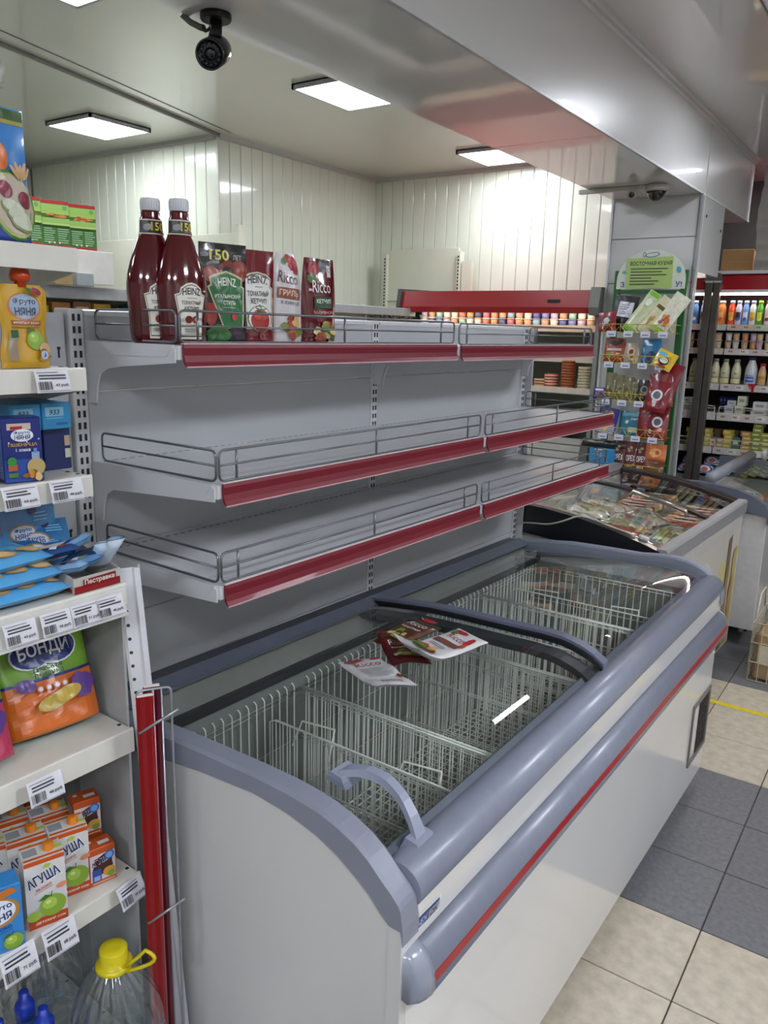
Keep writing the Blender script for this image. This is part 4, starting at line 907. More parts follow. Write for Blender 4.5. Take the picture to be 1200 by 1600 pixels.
pr.build('front_print', t, m); MB().box(-.012, .012, -.02, .005, .118, .126, 0, .003).build('blue_cap', M('#3558a8', .3), t)
def small(u, v, z, rz, label):
    t = thing('small_juice_box', label, 'carton', S(u, v, z), RS + rz, 'small orange juice boxes'); w_, h_, d = .048, .074, .036
    crate('box_body', t, w_, h_, d, M('#bd4f1b', .3, var=.04, coat=.2)); pr = Print(); m = lambda a, b, e: (d/2 + e, a, b)
    pr.rect(0, .036, w_*.94, .052, '#d3c3c8'); pr.blob(0, .040, .018, .020, '#4a2a24', seed=3); pr.txt('АГУША', -.004, .048, .036, .011, '#eceef6', rot=.2); pr.txt('АГУША', -.0043, .0482, .034, .009, '#1c2358', rot=.2); pr.ell(.012, .055, .009, .009, '#2f6ac0'); pr.ell(.012, .055, .006, .006, '#7fa7dc'); pr.rect(-.012, .022, .016, .024, '#2c4f9c'); pr.rect(-.012, .016, .011, .009, '#8fa7d4'); pr.ell(.010, .024, .011, .009, '#c99a3a'); pr.ell(.013, .018, .007, .006, '#7d9a3a'); pr.rect(0, .007, .040, .003, '#dba07a')
    pr.build('front_print', t, m); pt = Print(); pt.rect(.008, .004, .020, .010, '#d5d5da'); pt.rect(-.014, -.006, .007, .007, '#d5d5da'); pt.build('top_print', t, lambda a, b, e: (b, a, h_ + e)); ps_ = Print(); ps_.rect(0, .036, .026, .058, '#b9aa98'); ps_.build('side_print', t, lambda a, b, e: (a, -w_/2 - e, b)); return t
small(-.156, .562, .654, -.22, 'small orange juice box standing on the shelf near its end')
small(-.150, .607, .654, -.25, 'small orange juice box in the back, bottom of its pile')
small(-.152, .605, .7285, -.28, 'small orange juice box stacked on top of another')
# water bottles
WATER = glass('bottle_pet', (.86, .89, .90), 2.1, .05)
def ridged(t, R_, h_, amp=.006, n=96):
    def fn(a, b):
        th = 2*pi*a; z = b*h_
        s = b; r = R_*(1 - .10*(s < .08)*(1 - s/.08)) if s < .55 else R_*max(.27, cos((s - .55)/.45*1.32)**.75)
        rb = amp*(.5 + .5*cos(th*18 + 6*s))*(1 if s > .5 else .2) + (amp*.8*sin(z*260) if s < .5 else 0)
        r -= rb; return (r*cos(th), r*sin(th), z)
    return MB().grid(fn, n, 40).build('bottle_body', WATER, t, fix=False)
def jug(u, v, label):
    t = thing('water_bottle', label, 'bottle', S(u, v, .264), RS - .9)
    ridged(t, .082, .265); MB().lathe([(.078, .005), (.080, .01), (.080, .13), (.079, .132)], 32).build('water', glass('water_body', (.82, .86, .88), 1.8, .06), t)
    MB().lathe([(.030, .262), (.032, .264), (.032, .269), (.028, .272), (.0245, .274), (.0245, .298), (.023, .3005), (.01, .3015)], 28).build('yellow_cap', M('#cdbd12', .35), t)
    MB().tube([(.018 + .02*sin(pi*k/12)*.2, .026 + .052*sin(pi*k/12), .266 + .062*k/12 if k < 9 else .266 + .0465 - .012*(k-9)) for k in range(13)], .0035, 6).build('handle_loop', M('#cdbd12', .35), t)
    pr = Print(.0004, 10); pr.rect(.07, .06, .09, .07, '#2e63b0'); pr.ell(.055, .055, .028, .035, '#7a2a14'); pr.ell(.055, .055, .020, .026, '#b5702a'); pr.txt('ВОДА', .055, .05, .03, .014, '#efe6d2'); pr.build('label', t, lambda a, b, e: ((.0835 + e)*cos(a/.083), (.0835 + e)*sin(a/.083), b)); return t
jug(-.184, .490, 'large clear water bottle with yellow cap and loop handle')
t = thing('water_bottle', 'large dark clear water bottle behind the one with yellow cap', 'bottle', S(-.205, .70, .264), RS); ridged(t, .075, .25)
b0 = thing('small_water_bottle', 'small bottle with blue sport cap, farthest of the four', 'bottle', S(-.280, .630, .264), RS, 'small bottles with blue caps')
MB().lathe([(.024, 0), (.026, .003), (.026, .10), (.022, .125), (.013, .142), (.012, .146)], 20).build('bottle_body', glass('blue_pet', (.45, .6, .8), 1.45, .03), b0)
MB().lathe([(.0175, .144), (.0175, .168), (.015, .174), (.0095, .178), (.0085, .196), (.004, .1965)], 20).build('blue_cap', M('#1636a8', .3), b0)
for u, v, l in ((-.278, .570, 'small bottle with blue sport cap, next to the large bottle'), (-.290, .510, 'small bottle with blue sport cap, lowest in the picture'), (-.340, .605, 'small bottle with blue sport cap at the left picture edge')): dup(b0, S(u, v, .264), RS, l)

# ================================================================== BACK ROOM: island gondola and far panels
CRM = M('#d9dac6', .45, var=.03, scale=4)
t = thing('island_shelf', 'long cream shelf rack in the back room with packed boxes', 'rack', (-3.02, 1.5, 0))
MB().box(-.42, 0, 0, 3.2, 1.745, 1.785, 0, .002).build('shelf_board', LW, t); MB().box(-.42, 0, 0, 3.2, 1.49, 1.52, 0, .002).build('shelf_board', LW, t)
MB().box(-.005, .012, 0, 3.2, 1.735, 1.787, 0, .003).build('price_rail', M('#a8aaa8', .4), t)
MB().box(-.44, -.42, 0, 3.2, .1, 1.80).build('back_panel', CRM, t); MB().box(-.44, 0, 0, 3.2, 0, .1).build('plinth', CRM, t)
for y in (0, 1.6, 3.18): MB().box(-.46, -.40, y, y + .02, 0, 1.82).build('upright', CRM, t)
cols = ('#8a5a2e', '#6e4a26', '#8fae3a', '#7fa02e', '#a5692f', '#7a5030', '#b58a2a', '#a8622a', '#2f6f8a', '#8a3a2a', '#b5b03a', '#5a6a3a', '#8a5a2e', '#3a3a3c', '#7a5a3a', '#94783a')
names = ('brown', 'dark brown', 'lime green', 'green', 'orange brown', 'chocolate', 'mustard', 'rust orange', 'teal', 'brick red', 'yellow green', 'olive', 'tan', 'black', 'khaki', 'ochre')
for k in range(16):
    y = 1.62 + k*.10 if k < 14 else 3.1 + .1*(k-14); h_ = (.20, .20, .19, .185, .20, .205, .20, .175)[k % 8]
    t = thing('food_box', '%s food box in the row under the long cream shelf' % names[k], 'box', (-3.09, y, 1.5205), 0, 'boxes under the long cream shelf')
    crate('box_body', t, .084, h_, .10, M(cols[k], .5, var=.1)); pr = Print(); pr.rect(0, h_*.82, .06, h_*.16, '#c9b07a' if k % 3 else '#5f7a2a'); pr.lines(0, h_*.45, .06, h_*.3, 4, '#d9c9a0', k); pr.build('front_print', t, lambda a, b, e: (.05 + e, a, b))
t = thing('raised_shelf', 'short raised white shelf on the island rack under green boxes', 'shelf', (-3.0, 1.25, 1.786))
MB().box(-.30, 0, 0, 1.0, .125, .145, 0, .002).build('shelf_board', LW, t); MB().box(-.004, .012, 0, 1.0, .012, .148, 0, .002).build('front_board', LW, t); MB().box(-.30, -.29, 0, 1.0, 0, .125).build('leg_board', LW, t)
for k, y in enumerate((1.895, 2.02, 2.145)):
    t = thing('cereal_box', ('left green cereal box, partly behind the porridge bag', 'middle green cereal box with red edges on the raised shelf', 'right green cereal box, last of the three')[k], 'box', (-3.055, y, 1.9315), -.30, 'green cereal boxes')
    crate('box_body', t, .112, .185, .05, M('#3f6f2c', .45, var=.08)); pr = Print()
    pr.rect(0, .178, .108, .012, '#a8202a'); pr.rect(0, .008, .108, .012, '#a8202a'); pr.rect(0, .155, .108, .030, '#8fb35a'); pr.ell(.038, .158, .009, .009, '#5f9a4a'); pr.rect(0, .136, .108, .008, '#9ab84a'); food(pr, 0, .126, .05, .009, k + 3, 16, ('#c98a4a', '#b5602a', '#a5502a')); pr.rect(0, .108, .108, .018, '#8fb35a'); pr.rect(0, .094, .108, .009, '#a9c46a'); pr.lines(-.026, .05, .046, .06, 7, '#8fb38a', k); pr.lines(.028, .05, .046, .06, 7, '#8fb38a', k + 5)
    for q in range(3): pr.ell(-.03 + .02*q, .022, .0035, .0035, '#d7e0c8')
    pr.build('front_print', t, lambda a, b, e: (.025 + e, a, b))
for k, (y, l) in enumerate(((1.98, 'small tan box left on the island shelf under the raised shelf'), (2.08, 'small grey box on the island shelf under the raised shelf'))):
    t = thing('small_box', l, 'box', (-2.97, y, 1.7875)); crate('box_body', t, .08, .05, .04, M(('#a58a5a', '#9aa0a0')[k], .5))
t = thing('shelf_back_panels', 'cream perforated shelf back panels against the ribbed wall', 'panel', (-5.2, 3.66, 0))
for k in range(2): MB().box(k*.78, k*.78 + .772, 0, .02, 1.2, 2.20, 0, .002).build('back_panel', CRM, t)
MB().box(1.56, 1.59, -.03, .03, .0, 2.24).build('upright', CRM, t); MB().box(0, 1.56, -.01, .02, .0, 1.195).build('back_panel', CRM, t)
t = thing('shelf_back_panels', 'cream shelf back panel with slotted uprights beside the dark red cooler', 'panel', (-3.72, 5.35, 0))
MB().box(0.02, .66, 0, .02, 1.0, 2.25, 0, .002).build('back_panel', CRM, t); MB().box(0.02, .66, 0, .02, .0, .995, 0, .002).build('back_panel', CRM, t); MB().box(.02, .66, -.006, 0, 1.86, 1.868).build('seam', M('#a8a995', .5), t)
for x in (0, .66):
    u_ = MB().box(x, x + .03, -.03, .03, 0, 2.22).build('upright', CRM, t); s_ = MB()
    for q in range(40): s_.box(x + .010, x + .020, -.0325, -.0295, 1.2 + q*.025, 1.213 + q*.025)
    s_.build('slots', DARK, u_, 'stuff')
MB().box(.70, .78, -.02, .02, .0, 2.15).build('side_strip', CRM, t)
for k in range(8):
    t = thing('dark_jar', 'dark jar in a row under the cream shelf left of the dark red cooler', 'jar', (-3.83 + .085*k, 5.05, 1.6585), 0, 'dark jars left of the cooler')
    MB().lathe([(.036, 0), (.04, .005), (.04, .08), (.03, .09), (.033, .092), (.033, .11)], 12).build('jar_body', M(('#3d3328', '#2f2b24', '#4a3c28')[k % 3], .3), t)
t = thing('jar_shelf', 'narrow cream shelf carrying the dark jars', 'shelf', (-3.885, 4.92, 1.64)); MB().box(0, .765, -.0, .39, 0, .018).build('shelf_board', CRM, t)
for a in (0, .745):
    for b in (0, .37): MB().box(a, a + .02, b, b + .02, -1.64, 0).build('leg', CRM, t)

# ================================================================== DARK RED COOLER (cheese and spreads)
X0, X1, YF, YB = -3.08, -1.72, 4.66, 5.44
t = thing('open_cooler', 'open multideck cooler with a dark red canopy full of spreads', 'cooler', (0, 0, 0))
GR = M('#5e625f', .4, var=.05); CW = M('#cfcdc4', .4)
MB().prism([(YF - .02, 1.765), (YF - .03, 1.80), (YF - .01, 1.90), (YB, 1.915), (YB, 1.83), (YF + .05, 1.80), (YF + .05, 1.765)], X0, X1 - .03, 'x').build('canopy', M('#97131b', .25, coat=.4, var=.04), t)
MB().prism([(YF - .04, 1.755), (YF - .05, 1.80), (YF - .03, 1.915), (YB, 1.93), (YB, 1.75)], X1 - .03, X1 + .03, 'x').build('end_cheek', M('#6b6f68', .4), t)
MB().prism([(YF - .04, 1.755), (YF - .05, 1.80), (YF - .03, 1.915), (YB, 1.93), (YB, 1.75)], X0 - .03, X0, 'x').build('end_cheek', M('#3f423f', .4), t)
MB().box(X1 - .30, X1 - .22, YF - .027, YF - .020, 1.825, 1.845).build('display', BLACK, t)
MB().box(X0, X1, YB - .03, YB, .3, 1.83).build('back_wall', M('#b9b7aa', .5), t)
MB().box(X0 - .02, X0, YF + .03, YB, .5, 1.77).build('side_glass', glass('side_glass', (.75, .8, .78)), t, fix=False)
MB().box(X1, X1 + .015, YF + .03, YB, .5, 1.77).build('side_glass', glass('side_glass', (.75, .8, .78)), t, fix=False)
MB().box(X1 - .005, X1 + .02, YF + .02, YF + .05, .5, 1.77).build('corner_profile', M('#8d918a', .4), t)
MB().prism([(YF - .02, .0), (YF - .02, .86), (YF + .01, .98), (YF + .06, 1.01), (YF + .12, .98), (YF + .12, 0)], X0, X1, 'x').build('bumper_front', M('#b5b3aa', .4), t)
MB().prism([(YF - .05, .70), (YF - .06, .86), (YF - .03, .98), (YF + .03, 1.03), (YF + .2, 1.0), (YF + .2, .70)], X1 - .02, X1 + .03, 'x').build('bumper_end', M('#5b5e5a', .4), t)
MB().box(X0, X1, YF + .10, YB, .60, .85).build('well', M('#4a4c49', .5), t)
MB().box(X0 + .05, X1 - .05, YF + .10, YF + .13, 1.775, 1.79).build('light_tube', emit('cooler_tube', '#fff0d6', 10), t)
for z, yf in ((1.685, .16), (1.50, .12), (1.31, .04), (1.13, .02)):
    s_ = MB().box(X0, X1, YF + yf, YB, z - .015, z, 0, .002).build('shelf_board', CW, t)
    MB().box(X0, X1, YF + yf - .008, YF + yf, z - .028, z + .012).build('price_rail', M('#d6c9b5', .4), s_)
tubc = ('#d2cec4', '#4a558f', '#6a76ae', '#a9a2bf', '#b88f72', '#86b3a6', '#cfd2cc', '#c4c4be', '#b3745a', '#bd9468', '#49507a', '#a8687a', '#bb8a70', '#bf987c', '#7ba2ba', '#b89480')
def tub(loc, r, h_, col, lidc, label, grp, proto={}):
    key = (r, h_, col, lidc)
    if key in proto: return dup(proto[key], loc, 0, label)
    t = thing('plastic_tub', label, 'tub', loc, 0, grp); MB().lathe([(r*.82, 0), (r*.85, .002), (r, h_*.85)], 12).build('cup', M(col, .4, var=.15, scale=60), t)
    MB().lathe([(r*1.06, h_*.85), (r*1.06, h_*.97), (r*.9, h_)], 12).build('lid', M(lidc, .4), t); proto[key] = t; return t
for k in range(22):
    x = X0 + .05 + k*.0605
    for j in range(2): tub((x, YF + .20, 1.6855 + j*.052), .027, .051, tubc[(k + j*3) % 16], ('#d8d4cc', '#c29a78', '#8298b5', '#d8d4cc')[(k*3 + j) % 4], 'plastic tub on the top shelf of the dark red cooler', 'tubs on the cooler top shelf')
for k in range(9):
    x = X1 - .62 + k*.068; tub((x, YF + .17, 1.5005), .030, .055, ('#2b1d18', '#3a2620', '#c9b87a', '#b5a06a', '#c9b82f', '#c84a5a', '#7a3a2a', '#c2385a', '#b58a5a')[k], ('#3a2a20', '#6a4a2a', '#c9c08a', '#d8d4cc')[k % 4], 'plastic tub on the second shelf of the dark red cooler', 'tubs on the cooler second shelf')
pk = None
for j, (x, n, c) in enumerate(((-2.40, 4, '#c9b59a'), (-2.30, 3, '#c98a4a'), (-2.20, 5, '#b57a4a'), (-2.09, 3, '#c9a57a'), (-2.02, 5, '#b5563a'), (-1.91, 10, '#a8602f'), (-1.80, 8, '#b9b08a'))):
    for q in range(n):
        t = thing('round_pack', 'flat round pack in stack %s from the left on the cooler shelf' % ('one', 'two', 'three', 'four', 'five', 'six', 'seven')[j], 'pack', (x, YF + .12, 1.3105 + q*.0175), 0, 'round packs in stack %d' % (j+1))
        if pk is None or pk[0] != j:
            o = MB().lathe([(.042, 0), (.045, .002), (.045, .011), (.043, .0165)], 14).build('pack_body', M(c, .4, var=.2, scale=50), t); o2 = MB().lathe([(.0455, .004), (.0455, .009)], 14, cap=False).build('label_band', M(('#e0d3b8', '#7a2a1a')[j % 2], .4), t); pk = (j, o.data, o2.data)
        else:
            for nm, me in (('pack_body', pk[1]), ('label_band', pk[2])): o = bpy.data.objects.new(nm, me); C.objects.link(o); o.parent = t
for k in range(7):
    t = thing('ready_tray', 'flat tray lying on the lower deck of the dark red cooler', 'tray', (-2.42 + k*.105, YF + .12, 1.1305), 0, 'trays on the cooler lower deck'); MB().box(-.045, .045, -.05, .05, 0, .03, 0, .004).build('tray_body', M(('#c9c9c2', '#8a5a2a', '#3a3a34', '#b58a2a', '#4a5a3a')[k % 5], .4, var=.2), t); MB().box(-.03, .03, -.03, .03, .0302, .0308).build('label', M(('#d9b58a', '#d9d9d0')[k % 2], .4), t)

# ================================================================== SNACK STAND ON THE PILLAR
t = thing('snack_stand', 'green framed wire snack stand against the white pillar', 'stand', (-1.40, 4.60, 0))
GN = M('#1f5a2c', .35); YW = M('#b8a63a', .4, .2)
for x in (-.205, .165): MB().box(x, x + .035, .0, .022, .0, 2.0, 0, .002).build('upright', GN, t)
MB().box(-.17, .165, .0, .022, 1.875, 1.895).build('crossbar', GN, t); MB().box(-.17, .165, .0, .015, .45, .475).build('crossbar', GN, t)
hd = [(-.19, 1.90), (.19, 1.90)] + [(.19*cos(pi*k/20), 1.945 + .165*sin(pi*k/20)) for k in range(21)]
h_ = MB().prism(hd, -.004, .004, 'y').build('header_board', M('#c5cbb9', .4, var=.04), t)
pr = Print(); mm = lambda a, b, e: (a, -.004 - e, b)
pr.txt('З', -.155, 1.925, .022, .030, '#23408a'); pr.txt('У!', .155, 1.925, .036, .030, '#23408a'); pr.blob(-.15, 1.99, .012, .010, '#5a9a8a', seed=2); pr.blob(.15, 2.0, .014, .018, '#4a9aa5', seed=4)
pr.ell(.0, 2.082, .040, .013, '#3f6fa5', rot=.1); pr.ell(.0, 2.082, .034, .009, '#c5cbb9', rot=.1); pr.ell(-.044, 2.085, .008, .014, '#3f6fa5'); pr.ell(-.044, 2.085, .005, .010, '#c5cbb9')
pr.rect(-.01, 1.985, .255, .165, '#9fb86a', .03); pr.txt('ВОСТОЧНАЯ КУХНЯ', -.005, 2.037, .230, .022, '#1c2416', rot=.0)
for q, wd in enumerate((.205, .175, .20, .12, .16, .14)): pr.rect(-.012 - (.205 - wd)/2, 2.008 - q*.0165, wd, .006, '#39432c')
pr.build('header_print', h_, mm)
SB = ((1.66, .30), (1.49, .30), (1.28, .30), (1.085, .28), (.88, .30))
for k, (z, hgt) in enumerate(SB):
    mb = MB(); x0, x1 = -.20, .19; yf = -.13
    for zz in (z, z + .045): mb.tube([(x0, 0, zz), (x0, yf, zz), (x1, yf, zz), (x1, 0, zz)], .0022, 5)
    for q in range(9): x = x0 + (x1 - x0)*q/8; mb.tube([(x, 0, z), (x, yf, z), (x, yf, z + .045)], .0014, 4)
    for q in range(6): x = x0 + (x1 - x0)*q/6; mb.tube([(x, yf, z), (x + .0325, yf, z + .04), (x + .065, yf, z)], .0016, 4)
    b = mb.build('wire_bin', YW, t)
    for q in range(4): pr = Print(); pr.rect(-.15 + .095*q, z - .008, .052, .032, '#d3d6e2'); pr.rect(-.15 + .095*q, z - .012, .034, .008, '#7f86b8'); pr.build('price_card', b, lambda a, c_, e: (a, yf - .004 - e, c_))
def bag(x, y, z, w_, h_, t_, rot, lean, label, col, seed, items=None, grp=None, gus=True, yaw=0.0, top=1.0):
    t = thing('snack_bag', label, 'bag', (x, y, z), -pi/2 + yaw, grp, rx=rot, ry=lean); f = pouch_fn(w_, h_, t_, seed, top, .003, gus)
    pouch('bag_body', t, f, w_, h_, M(col, .3, var=.12, scale=40, coat=.4), 8, 10); pr = Print(.0005, 4)
    if items: items(pr, w_, h_)
    pr.build('print', t, mapped(f)) if pr.items else None
    return t
def it_food(pal, band=None, logo=None, seed=1):
    def g_(pr, w_, h_):
        if band: pr.rect(0, h_*.72, w_*.8, h_*.16, band)
        food(pr, 0, h_*.32, w_*.36, h_*.24, seed, 8, pal)
        if logo: pr.ell(0, h_*.55, w_*.26, w_*.26, logo[0]); pr.ell(0, h_*.55, w_*.17, w_*.17, logo[1])
    return g_
NOOD = ('#c9b07a', '#d9cf9a', '#b5803a', '#7a8f3a')
yb = 4.53
bag(-1.53, yb + .01, 1.665, .135, .20, .03, -.12, -.15, 'black foil bag with white label, top left of the snack stand', '#1c1c20', 1, lambda p, w_, h_: (p.rect(.005, h_*.62, w_*.62, h_*.42, '#c9ccd6'), p.lines(.005, h_*.62, w_*.5, h_*.3, 5, '#8a8d9a', 2)))
bag(-1.585, yb - .04, 1.665, .10, .105, .03, .1, -.15, 'small red snack bag with black disc, left end of the top bin', '#8a1f2a', 2, it_food(('#c9c0b8', '#5a1a1a'), None, ('#19191b', '#b9b4b0'), 3))
bag(-1.475, yb - .03, 1.665, .075, .255, .035, -.55, -.2, 'clear noodle bag with green ends leaning right, left one', '#b9c09a', 3, lambda p, w_, h_: (p.rect(0, h_*.07, w_*.85, h_*.13, '#6fae2f'), p.rect(0, h_*.94, w_*.85, h_*.09, '#6fae2f'), p.ell(0, h_*.75, .018, .022, '#d9dcd2')), 'noodle bags leaning in the top bin')
bag(-1.395, yb - .03, 1.665, .075, .225, .035, -.60, -.2, 'clear noodle bag with a dark band leaning right, middle one', '#c4bd9c', 4, lambda p, w_, h_: (p.rect(0, h_*.72, w_*.7, h_*.09, '#5a4a2f'), food(p, 0, h_*.35, w_*.3, h_*.2, 9, 8, NOOD)), 'noodle bags leaning in the top bin')
bag(-1.315, yb - .03, 1.665, .095, .235, .035, -.55, -.2, 'noodle bag with chicken picture leaning right, right one', '#c9c8b4', 5, lambda p, w_, h_: (food(p, 0, h_*.3, w_*.38, h_*.16, 8, 10, ('#b5602f', '#c98a4a', '#8e4a24')), p.rect(0, h_*.08, w_*.8, h_*.1, '#7fae3f')), 'noodle bags leaning in the top bin')
bag(-1.54, yb - .02, 1.495, .12, .135, .035, 0, -.12, 'orange brown snack bag with black top on the second bin', '#8a3a1f', 6, lambda p, w_, h_: (p.poly([(-w_*.44, h_*.95), (w_*.44, h_*.95), (w_*.3, h_*.78), (0, h_*.66), (-w_*.3, h_*.78)], '#16161e'), p.rect(0, h_*.52, w_*.7, h_*.1, '#c9b8b0'), food(p, 0, h_*.28, w_*.36, h_*.18, 11, 8)))
bag(-1.44, yb - .02, 1.495, .085, .11, .03, 0, -.1, 'clear nut bag in the middle of the second bin', '#a8998a', 7, it_food(('#8a4a2a', '#c9b59a', '#d0c8c0'), None, ('#c9bca8', '#8a3a2a'), 4), top=.7)
bag(-1.33, yb - .01, 1.495, .11, .135, .03, .05, -.1, 'bright blue snack bag on the second bin', '#1f6f9e', 8, it_food(('#2b3a5a', '#123a5a'), None, None, 5), top=.9)
bag(-1.265, yb - .06, 1.475, .115, .10, .03, -.4, -.3, 'yellow blue bag with a dish picture hanging over the bin end', '#c9a82f', 9, lambda p, w_, h_: (p.rect(-w_*.2, h_*.75, w_*.4, h_*.2, '#5fa8cf'), p.ell(.0, h_*.42, .03, .024, '#1a1a1c'), p.ell(.0, h_*.45, .024, .016, '#dcd6ca'), p.rect(0, h_*.12, w_*.5, h_*.1, '#8a2a1f')))
for k in range(4): bag(-1.55 + .055*k, yb - .01, 1.285, .06, .15 - .01*k, .03, 0, -.1, 'olive clear snack bag in the row on the third bin', '#6a6540', 20 + k, it_food(('#8a8a4a', '#4a4a2a', '#a59a6a'), None, None, 6 + k), 'olive snack bags on the third bin')
bag(-1.60, yb - .04, 1.285, .07, .065, .03, 0, -.1, 'small purple cup shaped pack at the left of the third bin', '#3a2566', 24, lambda p, w_, h_: p.rect(0, h_*.8, w_*.7, h_*.14, '#c9c6d6'))
bag(-1.345, yb - .03, 1.285, .08, .12, .03, 0, -.1, 'dark snack bag with grey picture on the third bin', '#2a2522', 25, it_food(('#8a8a8a', '#4a4a4a', '#7a3a3a'), None, ('#8a8f92', '#2a2a2a'), 12))
DR = '#7a1420'
for k, (x, z, r, w_, h_) in enumerate(((-1.255, 1.30, -.25, .13, .21), (-1.235, 1.26, .15, .12, .19), (-1.27, 1.235, -.1, .12, .17))):
    bag(x, yb - .03 - .02*k, z, w_, h_, .04, r, -.1, ('dark red snack bag hanging at the right of the third bin, top', 'dark red snack bag hanging at the right of the third bin, middle', 'dark red snack bag hanging at the right of the third bin, lowest')[k], DR, 30 + k, it_food(('#c9c4c4', '#a52a3a', '#3a3a44'), None, ('#d9d6d9', '#5a5a66'), 13 + k))
bag(-1.55, yb - .04, 1.085, .115, .155, .02, -.15, -.1, 'purple and yellow fish snack card on the fourth bin', '#2c2a86', 40, lambda p, w_, h_: (p.ell(0, h_*.7, .034, .032, '#c98f1c'), p.ell(0, h_*.7, .022, .020, '#d9b02f'), p.rect(0, h_*.2, w_*.9, h_*.32, '#9fa6c4'), p.ell(0, h_*.2, .015, .015, '#d9c07a')))
bag(-1.40, yb - .02, 1.085, .15, .14, .03, 0, -.1, 'teal blue fish snack bag on the fourth bin', '#1f6f8a', 41, lambda p, w_, h_: (p.rect(0, h_*.85, w_*.8, h_*.12, '#5fa0b5'), p.rect(.01, h_*.25, w_*.4, h_*.2, '#b9c4b0')))
for k, x in enumerate((-1.31, -1.255)): bag(x, yb - .03, 1.075, .115, .185, .045, 0, -.1, ('dark red snack bag on the fourth bin, left one', 'dark red snack bag on the fourth bin, right one')[k], DR, 43 + k, it_food(('#a52a3a', '#5a0f18', '#c9a0a0'), None, ('#d9d6d9', '#5a5a66') if k else None, 15 + k))
t = thing('blue_box', 'blue cardboard box at the lower left of the snack stand', 'box', (-1.545, 4.52, .885), -pi/2); crate('box_body', t, .145, .115, .12, M('#2f86bf', .45, var=.05)); pr = Print(); pr.rect(-.01, .112, .06, .008, '#d9dde2'); pr.build('top_flap_print', t, lambda a, b, e: (.06 + e, a, b))
for k in range(3): bag(-1.60 + .05*k, 4.50, 1.003 + .0*k, .16, .045, .03, 0, -.2, ('black snack bag on the blue box, left', 'black and green snack bag on the blue box, middle', 'black snack bag on the blue box, right')[k], '#20241c', 50 + k, None, None, False)
for k, (x, c) in enumerate(((-1.45, '#4a1a1a'), (-1.38, '#5a1f1c'), (-1.32, '#4f1520'))): bag(x, yb - .04, .885, .075, .17, .035, .05, -.1, ('brown red snack bag with white letters on the lowest bin, left', 'brown red snack bag with white letters on the lowest bin, middle', 'brown red snack bag with white letters on the lowest bin, right')[k], c, 55 + k, lambda p, w_, h_: (p.txt('ОРЕХ', 0, h_*.45, w_*.7, h_*.2, '#d9d4d0'), food(p, 0, h_*.18, w_*.3, h_*.1, 17, 6), food(p, 0, h_*.75, w_*.3, h_*.1, 18, 6, ('#8a6a4a', '#a58a6a'))))
bag(-1.245, yb - .04, .96, .115, .095, .03, 0, -.1, 'orange biscuit snack bag on the lowest bin, right', '#b5622f', 60, lambda p, w_, h_: (p.ell(0, h_*.5, .034, .024, '#d99a5a'), p.ell(.01, h_*.5, .012, .012, '#8a4a24')))
bag(-1.25, yb - .05, .885, .12, .075, .03, 0, -.1, 'rust brown snack bag under the orange one on the lowest bin', '#6a2f1a', 61, it_food(('#4a6a2a', '#8a4a2a'), None, None, 19))

# ================================================================== DAIRY COOLER
X0, X1, YF, YB = -1.66, .55, 5.80, 6.62
t = thing('dairy_cooler', 'tall dairy cooler with bright red canopy at the aisle end', 'cooler', (0, 0, 0))
DW = M('#2a2224', .5, var=.05); RL = M('#c4bfb9', .4)
MB().box(X0, X1, YB - .04, YB, .1, 2.0).build('back_wall', M('#3a2226', .5), t)
MB().box(X0, X1, YF + .02, YB, .0, .62).build('base', M('#33363a', .5), t)
MB().prism([(YF - .06, .55), (YF - .07, .66), (YF - .02, .70), (YF + .12, .70), (YF + .12, .55)], X0, X1, 'x').build('front_bumper', M('#5a5e66', .4), t)
cn = MB().prism([(YF - .05, 1.955), (YF - .03, 2.045), (YF, 2.06), (YB, 2.07), (YB, 1.95)], X0, X1, 'x').build('canopy', M('#9c1620', .25, coat=.4, var=.03), t)
MB().box(X0, X1, YF - .035, YF - .0, 2.058, 2.078).build('white_edge', M('#cfcfcf', .3), cn); MB().box(X0, X1, YF - .052, YF - .01, 1.938, 1.957).build('white_edge', M('#cfcbc6', .3), cn)
MB().box(X0 + .03, X1 - .03, YF + .01, YF + .035, 1.925, 1.94).build('light_tube', emit('cooler_tube2', '#fff2e2', 16), t)
for xx, w_ in ((-1.375, .048), (-1.322, .045)):
    p = MB().box(xx, xx + w_, YF - .085, YF - .045, .60, 2.0, 0, .004).build('steel_post', M('#6a6660', .35, .6, var=.08), t); MB().box(xx, xx + w_, YF - .087, YF - .043, 2.0, 2.012).build('post_cap', M('#bdbbb6', .4), p)
MB().prism([(-1.39, 2.012), (-1.265, 2.012), (-1.285, 2.06), (-1.34, 2.075)], YF - .08, YF - .05, 'y').build('post_head', M('#5d5c5e', .4), t)
shz = ((1.735, 1.70), (1.575, 1.54), (1.34, 1.30), (1.14, 1.095), (.90, .862))
joint = -1.235
